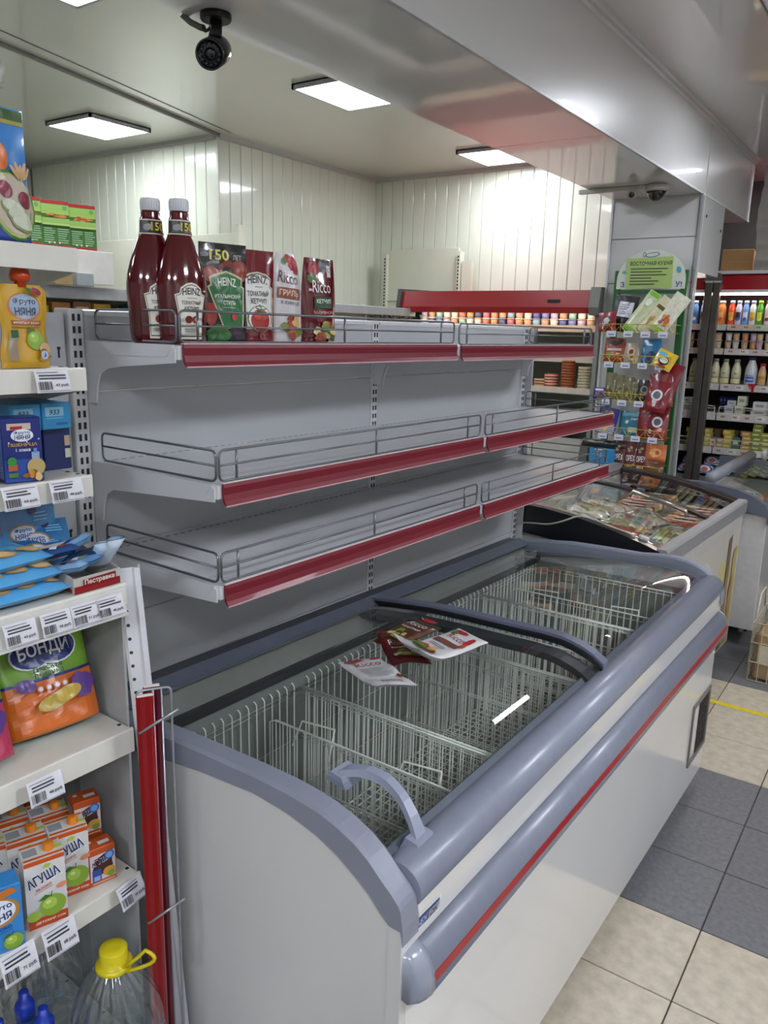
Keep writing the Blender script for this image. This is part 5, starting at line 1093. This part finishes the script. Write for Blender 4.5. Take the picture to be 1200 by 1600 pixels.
for k, (z, zb_) in enumerate(shz):
    for a, b in ((X0, joint), (joint + .008, X1)):
        s_ = MB().box(a, b, YF + .03 + .0*k, YB - .04, z - .02, z - .004).build('shelf_board', M('#b9b4ae', .4), t); MB().box(a, b, YF + .015, YF + .03, zb_ - .005, z).build('price_rail', RL, s_)
        if k in (3, 4): mb = MB(); mb.tube([(p[1], YF + .02, p[2]) for p in smooth_rect(a + .01, b - .01, z, z + (.045 if k == 3 else .06))], .003, 5, closed=True, mi=0); mb.tube([(a + .01, YF + .02, z + .03), (b - .01, YF + .02, z + .03)], .002, 5); mb.build('wire_guard', M('#d8d6c8', .4), s_)
        if k == 1: MB().tube([(a + .01, YF + .02, z + .055), (b - .01, YF + .02, z + .055)], .002, 5).build('guard_wire', M('#b9b5ae', .4), s_)
        pr = Print(); x = a + .05
        while x < b - .04: pr.rect(x, (z + zb_)/2, .055, (z - zb_)*.7, ('#d9d5cf', '#cdb9b2', '#c9cfc6')[int(x*20) % 3] if k != 0 else ('#d9b9a8', '#b9cfa8', '#d9c9a0')[int(x*23) % 3]); pr.bars(x - .01, (z + zb_)/2, .022, (z - zb_)*.3, n=5); x += .078
        pr.build('price_cards', s_, lambda p, q, e: (p, YF + .015 - e, q))
PX = lambda px, z: -1.04 + (1.8 - z)*.14 + (px - 1190)*.0040
def bottle(x, z, r, h_, col, capc, label, cat='bottle', neck=.5, grp=None, band=None, sh=.72, y=None):
    t = thing('dairy_bottle', label, cat, (x, (YF + .03 + r) if y is None else y, z), -pi/2, grp)
    MB().lathe([(r*.9, 0), (r, .004), (r, h_*sh*.8), (r*.93, h_*sh), (r*neck, h_*.86), (r*neck, h_*.90)], 16).build('bottle_body', M(col, .25, var=.1, scale=30, coat=.3), t)
    MB().lathe([(r*neck*1.15, h_*.88), (r*neck*1.15, h_*.99), (r*neck, h_)], 14).build('cap', M(capc, .4), t)
    if band:
        pr = Print(.0004, 5); cy_ = lambda a, b, e: ((r + e)*cos(a/r), (r + e)*sin(a/r), b)
        for q in band: getattr(pr, q[0])(*q[1:])
        pr.build('label', t, cy_)
    return t
top = ((1085, '#5a8fd0', '#9fc0e6', 'light blue'), (1099, '#9fb4d6', '#b4cbe8', 'blue and brown'), (1128, '#c97a3a', '#c9c4bc', 'wide orange'), (1144, '#d24a1f', '#b9cbe0', 'red orange'), (1155, '#c4c0da', '#b9cbe0', 'white and black'), (1166, '#6f9ad6', '#a9c4e6', 'blue'), (1177, '#cfd6da', '#a9bde0', 'white and yellow'), (1188, '#4f9a2f', '#8fc44a', 'bright green'), (1200, '#d0c8c8', '#b02a2a', 'red capped'), (1211, '#5a8fd0', '#9fc0e6', 'pale blue'))
for k, (px, c, cc, l) in enumerate(top):
    r = .027 if k == 2 else .021; z = 1.7355
    bd = (('rect', 0, .055, .030, .05, ('#3f6fb5', '#3a2420', '#d0a06a', '#d9a03a', '#2a1c1c', '#d9dde6', '#d9b52f', '#c9d23a', '#d9d0d0', '#3f6fb5')[k]), ('ell', 0, .035, .012, .012, ('#d9dde6', '#c98a5a', '#c8502a', '#d9c05a', '#4a5fae', '#3a62a8', '#c98a2f', '#e0d82a', '#a8202a', '#d9dde6')[k]))
    bottle(PX(px, z), z, r, .155, c, cc, '%s yoghurt bottle on the top shelf of the dairy cooler' % l, grp='yoghurt bottles on the dairy top shelf', band=bd, neck=.62)
bottle(-1.47, 1.7355, .021, .15, '#5a8fd0', '#9fc0e6', 'blue yoghurt bottle at the hidden left end of the dairy shelf', neck=.62)
cupc = ('#c9a07a', '#c98a5a', '#b99ab0', '#c9b07a', '#c9a58a', '#c9c4c0')
for k, px in enumerate((1078, 1093, 1116, 1123, 1139, 1151, 1165, 1178, 1188, 1201, 1212)):
    for j in range(2): tub((PX(px, 1.62), YF + .07, 1.5755 + j*.054), .021, .052, cupc[(k + j) % 6], ('#9a8f84', '#8f9aa5', '#b5aba2')[(k + j) % 3], 'dessert cup stacked in pairs on the second dairy shelf', 'dessert cups on the second dairy shelf')
MK = '#c9c5a4'
mb_ = None
for px, l in ((1082, 'milk bottle with dark stripe left of the steel post'), (1117, 'milk bottle right beside the steel post'), (1133, 'second milk bottle right of the steel post'), (1151, 'third milk bottle right of the steel post')):
    bottle(PX(px, 1.42), 1.3405, .031, .165, MK, '#8d8f88', l, grp='milk bottles with dark stripes', neck=.5, sh=.62, band=(('rect', 0, .040, .07, .004, '#4a4a3c'), ('ell', 0, .07, .010, .006, '#8f8a5a'), ('rect', 0, .020, .06, .03, '#d6cf9a')))
bottle(PX(1174, 1.42), 1.3405, .040, .185, '#c2c4c4', '#20306e', 'large milk bottle with blue print and blue cap', neck=.5, sh=.6, band=(('rect', 0, .035, .055, .034, '#2f5fb8'), ('txt', 'МОЛОКО', 0, .060, .05, .010, '#2f5fb8'), ('txt', 'Коровка', 0, .036, .044, .014, '#dfe6f2')))
bottle(PX(1192, 1.42), 1.3405, .026, .145, '#c9a07a', '#a8202a', 'peach coloured yoghurt bottle with red cap on third dairy shelf', neck=.55, sh=.6, band=(('rect', 0, .05, .05, .02, '#b8862f'),))
bottle(PX(1207, 1.42), 1.3405, .026, .145, '#c9b59a', '#c9c4bc', 'cream yoghurt bottle at the right edge of third dairy shelf', neck=.55, sh=.6)
tg = thing('red_price_flag', 'small red price flag on the third dairy shelf rail', 'price tag', (PX(1177, 1.33), YF + .012, 1.30)); MB().box(-.022, .022, -.004, -.001, .03, .05).build('flag', M('#a81c22', .4), tg); MB().box(.0, .016, -.004, -.001, -.01, .03).build('flag', M('#8e1a20', .4), tg)
def dbox(px, z, w_, h_, d, col, label, grp=None, y=.05, cat='box', pc=None):
    t = thing('dairy_box', label, cat, (PX(px, z), YF + y + d/2, z), -pi/2, grp); crate('box_body', t, w_, h_, d, M(col, .45, var=.06))
    pr = Print(); pr.rect(0, h_*.55, w_*.6, h_*.3, pc or '#8f8f8c'); pr.build('print', t, lambda a, b, e: (d/2 + e, a, b)); return t
for px, z, w_, h_, c, l, y in ((1067, 1.1405, .06, .05, '#b9b9b0', 'white curd box left of the post, bottom one', .05), (1067, 1.191, .045, .04, '#c9c9c4', 'white curd box left of the post, upper one', .05), (1137, 1.1405, .06, .05, '#c0c4cc', 'white and blue curd box, bottom left of its pile', .05), (1142, 1.191, .055, .035, '#b9bcc4', 'white and blue curd box on top of its pile', .05), (1153, 1.1405, .055, .055, '#cdcab0', 'cream curd box, bottom one', .05), (1158, 1.196, .055, .065, '#c6c9ae', 'cream and green curd box standing on the cream one', .05), (1184, 1.1405, .095, .03, '#cfc4c4', 'pale pink curd box, bottom one at the right', .05), (1186, 1.171, .085, .058, '#c9c4c6', 'white and red curd box at the right', .05)):
    dbox(px, z, w_, h_, .08, c, l, 'curd boxes on the fourth dairy shelf', y)
for k in range(5):
    for j in range(2): dbox(1117 + k*6.0, 1.1405 + j*.05, .022, .048, .06, '#222f80', 'small navy curd bar standing at the back of fourth dairy shelf', 'navy curd bars', .20, pc='#8f9ab0')
for px, n, c, l, w_ in ((1070, 4, '#c9b84a', 'yellow butter pack in the pile left of the post', .055), (1098, 4, '#b9a84a', 'yellow butter pack in the pile right of the post', .04), (1107, 2, '#a88a7a', 'brown pink butter pack beside the post', .045), (1120, 2, '#b08f7f', 'brown pink butter pack, second pile from the post', .048), (1132, 4, '#c4b040', 'yellow butter pack in the tall middle pile', .055), (1146, 1, '#3f6a7a', 'teal cheese pack with a white figure', .055), (1162, 4, '#b5904a', 'orange brown cheese pack in the pile right of the teal one', .062), (1178, 6, '#7f8a3a', 'green cheese pack in the tallest pile', .062), (1193, 4, '#8f8f3c', 'olive cheese pack in the pile at the right edge', .062), (1207, 3, '#8f8f3c', 'olive cheese pack in the last pile beyond the edge', .06)):
    base = None
    for q in range(n):
        hh = .030 if n > 1 else .075; lab = l if n == 1 else l
        if base is None: base = dbox(px, .9005, w_, hh, .09, c, lab, l.replace(' pack', ' packs')[:60] if n > 1 else None, .05, 'pack', '#d6cfa0')
        else: dup(base, (base.location.x + .004*((q*7) % 3 - 1), base.location.y, .9005 + q*(hh + .0005)), -pi/2 + .05*((q*5) % 3 - 1))
for k in range(6): dbox(1094 + k*14, .9005, .05, .11, .06, '#8f6f5f', 'dim brown pack standing at the back of the fifth dairy shelf', 'brown packs at the back of the fifth dairy shelf', .20)
def milkbag(px, y, z, col, ring, label, grp):
    t = thing('milk_bag', label, 'bag', (PX(px, .75), y, z), -pi/2, grp)
    def mf(u, v, e=0): a = (u - .5)*2; b = v*pi; q = max(0, 1 - abs(a)**2.6)**.5; return ((.045 + e)*cos(b)*(-1)*q*.9, a*.062, .018 + (.058 + e)*sin(b)*q)
    mb = MB(); mb.grid(mf, 14, 12); mb.grid(lambda u, v: (mf(u, v)[0], mf(u, v)[1], 0), 14, 12); mb.build('bag_body', M(col, .3, var=.08, coat=.4), t)
    pr = Print(.0006, 6); mp = lambda a, b, e: mf(a/.124 + .5, 1 - (b + .0)/.1*.5 - .0, e)
    pr.ell(0, .045, .050, .042, ring); pr.ell(0, .040, .040, .030, '#d9dbe2'); pr.ell(0, .034, .022, .020, '#c06a5a' if 'blue' in label else '#b8304a'); pr.build('print', t, mp); return t
for k, px in enumerate((1067, 1104, 1122)): milkbag(px, YF + .12, .75, '#c6cbd6', '#23429c', ('blue and white milk bag in the back row, left of the post', 'blue and white milk bag in the back row, right of the post', 'blue and white milk bag in the back row, far right')[k], 'blue milk bags, back row')
for k, px in enumerate((1066, 1098, 1124)): milkbag(px + .5, YF + .02, .70, '#cdd2dc', '#23429c', ('blue and white milk bag in the front row, left of the post', 'blue and white milk bag in the front row, middle', 'blue and white milk bag in the front row, right')[k], 'blue milk bags, front row')
milkbag(1150, YF + .08, .72, '#c9cfca', '#2f6a4a', 'white and green milk bag between blue and orange ones', 'green milk bags')
for k, px in enumerate((1172, 1188, 1204)): milkbag(px, YF + .05, .72, '#d08a6a', '#c9684a', ('orange milk bag, left one at the dairy cooler bottom', 'orange milk bag, middle one at the dairy cooler bottom', 'orange milk bag, right one at the dairy cooler bottom')[k], 'orange milk bags')
t = thing('cardboard_box', 'brown cardboard box on top of the dairy cooler', 'box', (-1.26, 6.08, 2.072), -pi/2 + .15)
crate('box_body', t, .20, .16, .22, M('#a58552', .7, var=.08, scale=12), .003); MB().box(.1101, .1108, -.10, .10, .075, .080).build('tape_seam', M('#a58c5c', .5), t)
t = thing('wall_sheet', 'white ribbed sheet leaning above the dairy cooler at the right edge', 'panel', (-1.13, 5.90, 2.08), 0)
def shf(a, b): return (1.0*a + (.008*sin(b*9) if a < .05 else 0) - .08, .01*sin(b*40) + .01*sin(a*9), b*.66)
mb = MB(); mb.grid(lambda a, b: (shf(a, b)[0] + .08, shf(a, b)[1], shf(a, b)[2]), 12, 40); mb.grid(lambda a, b: (shf(a, b)[0] + .08, shf(a, b)[1] + .02, shf(a, b)[2]), 12, 40); mb.build('sheet', M('#a9a59f', .4, var=.05), t)

# ================================================================== CHEST FREEZER WITH CURVED GLASS (full of frozen food)
G0 = (-.765, 3.02, 0); RG = -.035
t = thing('glass_top_freezer', 'full chest freezer with a curved glass top and picture panels', 'freezer', G0, RG)
LG = 1.27; GP = [(0.0, .80), (.02, .838), (.10, .862), (.22, .892), (.36, .918), (.50, .934), (.64, .940)]
STL = M('#b9b9ba', .35, .5, var=.04)
MB().box(-.66, 0, 0, LG, .08, .70, 0, .003).build('cabinet', M('#cbc6bb', .35, coat=.3), t)
for q in ((-.655, -.64, 0.0, LG, .70, .90), (-.02, -.0, 0, LG, .70, .80), (-.64, -.02, 0, .012, .70, .80), (-.64, -.02, LG - .012, LG, .70, .80)): MB().box(*q).build('inner_wall', M('#c2bfb8', .35), t)
MB().prism([(-.0, .775), (.012, .780), (.014, .836), (.006, .846), (-.03, .846), (-.03, .775)], -.005, LG + .005, 'y').build('steel_rim', STL, t)
MB().prism([(-.64, .93), (-.66, .955), (-.70, .955), (-.70, .86), (-.655, .86)], -.005, LG + .005, 'y').build('back_rail', M('#85868a', .35, .4), t)
for y0, y1 in ((-.010, .03), (LG - .03, LG + .010)):
    pts = [(-x, z) for x, z in GP] + [(-.655, .82), (0, .78)]
    MB().prism(pts, y0, y1, 'y').build('end_cheek', M('#121317', .3, coat=.3), t)
def gtop(name, y0, y1, dz, ya=None):
    o = thing(name, 'curved sliding glass lid, %s half of the full freezer' % ('nearer' if y0 < .3 else 'farther'), 'glass lid', G0, RG)
    MB().grid(lambda a, b: (-(.025 + .61*b), y0 + (y1 - y0)*a, interp(GP, .025 + .61*b) + dz), 4, 18).build('glass_pane', glass('clear_pane', (.95, .96, .95)), o, fix=False)
    return o
def gbar(o, ya, yb, dz, m, h_=.012):
    mb = MB(); pts = []
    for k in range(20):
        x = .025 + .61*k/19; z = interp(GP, x) + dz; pts += [(-x, ya, z), (-x, ya, z + h_), (-x, yb, z + h_), (-x, yb, z)]
    mb.add(pts, [(i*4 + j, (i+1)*4 + j, (i+1)*4 + (j+1) % 4, i*4 + (j+1) % 4) for i in range(19) for j in range(4)] + [(0, 1, 2, 3), (76, 79, 78, 77)]).build('frame_bar', m, o)
o = gtop('curved_glass_lid', .03, .70, .004); gbar(o, .655, .70, .002, M('#25221f', .3, coat=.3))
MB().tube([(-.08, .55, .868), (-.09, .548, .895), (-.20, .545, .922), (-.33, .545, .948), (-.345, .548, .925)], .010, 8).build('handle', M('#a8a298', .2, .8), o)
o = gtop('curved_glass_lid', .66, LG - .03, -.012); gbar(o, LG - .06, LG - .03, -.014, M('#25221f', .3, coat=.3))
# poster graphics on the cabinet front
pr = Print(.0004); mm = lambda a, b, e: (e + .001, a, b)
pr.rect(LG/2, .40, LG - .03, .62, '#c6c1b8'); pr.poly([(.45, .10), (LG - .02, .10), (LG - .02, .42), (.95, .60), (.75, .42), (.6, .38)], '#c9bf86')
for q in range(5): pr.ell(.62, .52, .15 - .028*q, .13 - .024*q, ('#d3cfc8', '#bdb8b0')[q % 2])
pr.poly([(1.02, .10), (1.10, .10), (1.09, .70), (1.03, .68)], '#7a5f42'); pr.poly([(1.13, .10), (1.22, .10), (1.22, .62), (1.15, .60)], '#b5a24a'); pr.poly([(.90, .10), (.98, .10), (.97, .5), (.92, .45)], '#a8924a'); pr.blob(1.06, .45, .03, .10, '#8f7a5f', seed=3); pr.blob(1.16, .35, .03, .12, '#a87a5a', seed=5); pr.blob(1.0, .25, .03, .10, '#6f6a62', seed=7)
pr.poly([(.40, .40), (.44, .42), (.50, .62), (.47, .60)], '#4a463f'); pr.poly([(.46, .38), (.50, .42), (.53, .60), (.51, .58)], '#b5562f'); pr.poly([(.43, .40), (.46, .43), (.50, .58), (.48, .57)], '#8f9a9c')
pr.build('poster_print', t, mm)
# frozen food
rnd = random.Random(11); fp = {}
FR = Matrix.Rotation(RG, 4, 'Z')
def infz(x, y, z): v = FR @ Vector((x, y, z)); return (G0[0] + v.x, G0[1] + v.y, z)
MB().box(-.635, -.025, .02, LG - .02, .70, .735).build('food_bed', M('#8f8a78', .6, var=.3, scale=30), t)
fc = ('#9a927c', '#8a9068', '#7f7a66', '#b5ab93', '#6e7a4a', '#a87a4a', '#8f4a34', '#c9c2b0', '#7a8a8a')
fn_ = ('tan', 'sage green', 'grey brown', 'cream', 'olive', 'orange brown', 'rust red', 'pale', 'blue grey'); wh = ('front', 'middle', 'back')
num = 0
for r_ in range(3):
    for c_ in range(6):
        x = -.12 - .19*r_ + rnd.uniform(-.02, .02); y = .10 + .115*c_ + rnd.uniform(-.01, .01); k = rnd.randrange(9); z = .742 + .028*r_ + (.018 if r_ else 0)
        key = k % 3
        o = thing('frozen_bag', '%s frozen food bag, %s row, %s from the near end of the full freezer' % (fn_[k], wh[r_], ('first', 'second', 'third', 'fourth', 'fifth', 'sixth')[c_]), 'bag', infz(x, y, z), rnd.uniform(-.5, .5), 'frozen food bags under the near lid', ry=.15)
        def bf(u, v, top, sd=num): a = (u - .5)*2; b = (v - .5)*2; q = max(0, 1 - abs(a)**3)**.5*max(0, 1 - abs(b)**3)**.5; return (b*.095, a*.062, .02 + top*.022*q + noise.noise(Vector((a*3, b*3, sd)))*.010*q)
        mb = MB(); mb.grid(lambda p, q: bf(p, q, 1), 9, 10); mb.grid(lambda p, q: bf(p, q, -1), 9, 10); mb.build('bag_body', M(fc[k], .3, var=.35, scale=55, coat=.4), o)
        pr = Print(.0008, 2); pal = ((('#b5a98a', '#7f8a4a', '#c9c2ae')), ('#8a4a2a', '#c9b07a', '#6f7a3a'), ('#c9c9c0', '#9a8f7a', '#5f6a3a'))[num % 3]
        for q in range(5): pr.blob(rnd.uniform(-.035, .035), rnd.uniform(-.06, .06), .014, .017, pal[q % 3], 8, .6, num*7 + q)
        pr.build('print', o, lambda a, b, e: (bf(a/.124 + .5, b/.19 + .5, 1)[0], a, bf(a/.124 + .5, b/.19 + .5, 1)[2] + e)); num += 1
ic = ('#c8582f', '#d9cfc0', '#b58a5a', '#c9b0a0', '#8a3a2a', '#d6d9dc', '#c98f4a', '#a8a06a')
icn = ('orange', 'white', 'tan', 'pink cream', 'dark red', 'silver', 'golden', 'olive')
for r_ in range(2):
    for c_ in range(12):
        k = (c_*3 + r_) % 8; x = -.16 - .25*r_; y = .78 + .036*c_
        o = thing('ice_cream_pack', '%s ice cream pack, %s row, %s from the divider bar' % (icn[k], wh[r_*2], ('1st', '2nd', '3rd', '4th', '5th', '6th', '7th', '8th', '9th', '10th', '11th', '12th')[c_]), 'ice cream', infz(x, y, .76 + .035*r_), RG + .12, 'ice cream packs under the far lid')
        if k not in fp:
            m1 = MB().box(-.10, .10, -.015, .015, 0, .035, 0, .006).build('wrapper', M(ic[k], .3, var=.2, coat=.4), o).data; pr = Print(.0005); pr.rect(0, 0, .022, .10, ('#e6e2da', '#8a2a2a', '#d9d0b8', '#5a3a2a')[k % 4]); pr.ell(0, .06, .009, .02, ('#c98a2f', '#3a5a9a')[k % 2]); m2 = pr.build('print', o, lambda a, b, e: (b, a, .035 + e)).data; fp[k] = (m1, m2)
        else:
            for nm, me in zip(('wrapper', 'print'), fp[k]): q = bpy.data.objects.new(nm, me); C.objects.link(q); q.parent = o
t = thing('price_card_strip', 'row of small dark price cards at the far end inside the full freezer', 'price cards', infz(-.33, 1.215, .83), RG)
for k in range(12): MB().box(-.27 + k*.046, -.235 + k*.046, -.02, .02, .01 + .008*(6 - abs(k - 3))*.5, .014 + .008*(6 - abs(k - 3))*.5).build('card', M(('#8f7f72', '#6a5f58')[k % 2], .4), t)

# ================================================================== THIRD FREEZER, basket, casters
t = thing('white_freezer', 'white chest freezer with rounded dark grey end, right picture edge', 'freezer', (-.63, 4.47, 0), 0)
L3 = 1.15
MB().box(-.50, 0, .0, L3, .10, .74, 0, .003).build('cabinet', M('#c9c7c6', .3, coat=.3), t)
capp = [(.02, .70), (.018, .75), (-.02, .80), (-.08, .835), (-.16, .862), (-.26, .875), (-.36, .88), (-.50, .875), (-.50, .79), (-.30, .775), (-.10, .75), (0, .735), (.0, .70)]
for a, b in ((-.02, .03), (L3 - .03, L3 + .01)): MB().prism(capp, a, b, 'y').build('end_cap', M('#5f6370', .35, var=.04), t)
MB().tube([(-.31, .03, .90), (-.31, L3 - .02, .90)], .032, 14).build('top_rail', M('#7d8088', .35), t)
MB().grid(lambda a, b: (-.005 - .28*b, .03 + (L3 - .06)*a, .775 + .09*b**.5), 3, 10).build('glass_pane', GLASS, t, fix=False)
MB().box(-.29, -.01, .03, L3 - .03, .742, .75).build('food_bed', M('#6f7a72', .5, var=.3), t)
for x, y in ((-.06, .10), (-.44, .10), (-.06, 1.05)):
    c_ = MB().lathe([(.018, x - .012), (.030, x - .010), (.030, x + .010), (.018, x + .012)], 16, y, .031, ax='x').build('caster', M('#8f8f86', .4), t); MB().box(x - .018, x + .018, y - .02, y + .02, .062, .10).build('fork', DARK, c_)
for k in range(8):
    o = thing('frozen_pack', 'flat frozen pack seen through the lid of the white freezer', 'pack', (-.71 - .13*(k % 2), 4.58 + .11*(k//2), .7505), .1*k, 'flat packs in the white freezer'); MB().box(-.06, .06, -.05, .05, 0, .028, 0, .006).build('pack_body', M(('#6a7a72', '#8f8a86', '#5a6f66', '#a09a94')[k % 4], .35, var=.3, scale=50), o); MB().box(-.03, .03, -.03, .03, .0282, .0288).build('label', M(('#a5624a', '#c9c6c0')[k % 2], .4), o)
t = thing('aisle_basket', 'cream wire basket of goods standing on the floor, right edge', 'basket', (-.565, 4.02, 0), 0)
mb = MB()
for z in (.0035, .10, .20, .30): mb.tube([(0, 0, z), (.36, 0, z), (.36, .36, z), (0, .36, z)], .0035, 5, closed=True)
for k in range(9):
    q = .36*k/8
    for a, b in (((q, 0), (q, 0)), ((q, .36), (q, .36)), ((0, q), (0, q)), ((.36, q), (.36, q))): mb.tube([(a[0], a[1], .003), (b[0], b[1], .30)], .002, 4)
    mb.tube([(q, 0, .004), (q, .36, .004)], .002, 4)
mb.build('wires', M('#c4bda8', .4), t, 'stuff')
mb = MB(); mb.tube([(-.0, .06, .30), (-.0, .12, .42), (-.0, .24, .42), (-.0, .30, .30)], .004, 6); mb.build('handle', M('#d0cabc', .4), t)
for k in range(6):
    o = thing('brown_pack', 'brown pack inside the cream wire basket on the floor', 'pack', (-.56 + .06 + .11*(k % 3), 4.02 + .09 + .17*(k//3), .007), 0, 'brown packs in the wire basket'); MB().box(-.045, .045, -.07, .07, 0, .24, 0, .01).build('pack_body', M(('#9a8060', '#a89070', '#8a7058')[k % 3], .5, var=.15), o); MB().box(-.03, .03, -.0712, -.0704, .08, .18).build('label', M('#c9bfae', .5), o)

# ================================================================== CAMERAS, CABLES, SMALL FITTINGS
t = thing('bullet_camera', 'black bullet security camera under the beam near the top', 'camera', (-1.62, 1.56, 2.40), 0); t.scale = (1.3, 1.3, 1.3)
MB().lathe([(.028, -.012), (.030, -.009), (.030, 0)], 24).build('mount_plate', DARK, t)
MB().tube([(0, 0, -.01), (0, 0, -.03), (.004, -.008, -.045)], .012, 12).build('mount_stem', DARK, t)
b_ = MB().lathe([(.018, -.055), (.025, -.052), (.027, -.04), (.027, .045), (.024, .046), (.024, .040), (.010, .036)], 28).build('camera_body', M('#121316', .2, coat=.6), t)
d = Vector((.56, -.80, -.40)).normalized(); b_.rotation_euler = d.to_track_quat('Z', 'Y').to_euler(); b_.location = (.010, -.016, -.072)
l_ = MB().lathe([(.011, .0362), (.011, .039), (.007, .041), (.002, .0415)], 20).build('lens', M('#05060a', .05, coat=1), b_)
q_ = MB()
for k in range(12): q_.lathe([(.0022, .0385), (.0022, .0395)], 8, .0175*cos(k*pi/6), .0175*sin(k*pi/6))
q_.build('led_ring', M('#4a4c55', .2), b_); MB().lathe([(.024, .0375), (.024, .0385), (.011, .0385)], 28, cap=False).build('face_ring', M('#1c1d22', .25), b_)
t = thing('camera_cable', 'grey and black cable running along the beam to the bullet camera', 'cable', (0, 0, 0))
MB().tube([(-1.700, 1.52, 2.402), (-1.690, 1.54, 2.388), (-1.672, 1.555, 2.378), (-1.655, 1.55, 2.372)], .008, 8).build('grey_connector', M('#6f6d68', .5), t); MB().tube([(-1.655, 1.55, 2.372), (-1.645, 1.548, 2.362), (-1.632, 1.55, 2.366), (-1.625, 1.552, 2.38)], .004, 8).build('black_cord', DARK, t)
t = thing('dome_camera', 'white dome security camera under the beam by the pillar', 'camera', (-1.335, 4.34, 2.40), 0)
MB().lathe([(.040, -.014), (.056, -.035), (.060, -.026), (.058, -.006), (.050, 0)], 28).build('housing', M('#b9b3ae', .35), t); MB().lathe([(.003, -.082), (.020, -.078), (.036, -.064), (.045, -.044), (.048, -.030)], 24).build('dome', M('#141216', .06, coat=1), t)
MB().lathe([(.0495, -.036), (.0495, -.028)], 28, cap=False).build('trim_ring', M('#8f8a86', .3), t)
t = thing('mini_camera', 'small white ball camera beside the dome camera', 'camera', (-1.455, 4.335, 2.40), 0)
MB().box(-.03, .03, -.02, .02, -.012, 0, 0, .003).build('base', M('#a9a5a0', .4), t)
b_ = MB().lathe([(.012, -.022), (.024, -.014), (.027, 0), (.025, .014), (.018, .018), (.004, .016)], 20).build('ball', M('#b5b0ac', .35), t); b_.location = (0, -.015, -.038); b_.rotation_euler = Vector((.3, -.85, -.4)).to_track_quat('Z', 'Y').to_euler(); MB().lathe([(.015, .0182), (.013, .0205), (.002, .021)], 18).build('lens', M('#0c0c10', .1, coat=1), b_)
t = thing('cable_duct', 'white plastic cable duct crossing under the beam to the cameras', 'cable duct', (0, 0, 0)); MB().box(-1.74, -1.38, 4.305, 4.335, 2.378, 2.399, 0, .002).build('duct', M('#b9b6ae', .4), t)
t = thing('wall_bracket', 'pale metal bracket hanging from the ceiling at the left edge', 'bracket', (0, 0, 0))
MB().tube([(-3.60, 2.02, 2.79), (-3.33, 2.02, 2.66), (-3.335, 2.00, 2.60), (-3.5, 1.95, 2.60), (-3.85, 1.80, 2.60)], .012, 8).build('pipe', M('#b5b2a8', .4), t); MB().box(-3.50, -3.36, 1.97, 2.04, 2.58, 2.60, 0, .004).build('plate', M('#9a9890', .4), t)
t = thing('power_cable', 'white power cable lying across both freezers to a plug', 'cable', (0, 0, 0))
P_ = FZ
pts = [(-1.47, 2.93, .80), (-1.43, 2.99, .825), (-1.373, 3.02, .855), (-1.321, 3.02, .865), (-1.24, 3.00, .876), (-1.18, 3.00, .897), (-1.115, 3.02, .925), (-1.05, 3.03, .917), (-.995, 3.03, .903), (-.93, 3.04, .888), (-.889, 3.05, .872)]
sm = []
for i in range(len(pts) - 1):
    p0 = Vector(pts[max(0, i-1)]); p1 = Vector(pts[i]); p2 = Vector(pts[i+1]); p3 = Vector(pts[min(len(pts)-1, i+2)])
    for k in range(6):
        q = k/6; sm.append(.5*((2*p1) + (p2 - p0)*q + (2*p0 - 5*p1 + 4*p2 - p3)*q*q + (3*p1 - p0 - 3*p2 + p3)*q**3))
sm.append(Vector(pts[-1])); MB().tube(sm, .0035, 6).build('cord', M('#b9b5a6', .4), t)
pg = MB().box(-.02, .02, -.012, .012, -.009, .009, 0, .004).build('plug', M('#c4c4bf', .35), t); pg.location = (-.865, 3.075, .866); pg.rotation_euler = (0, .25, .6)
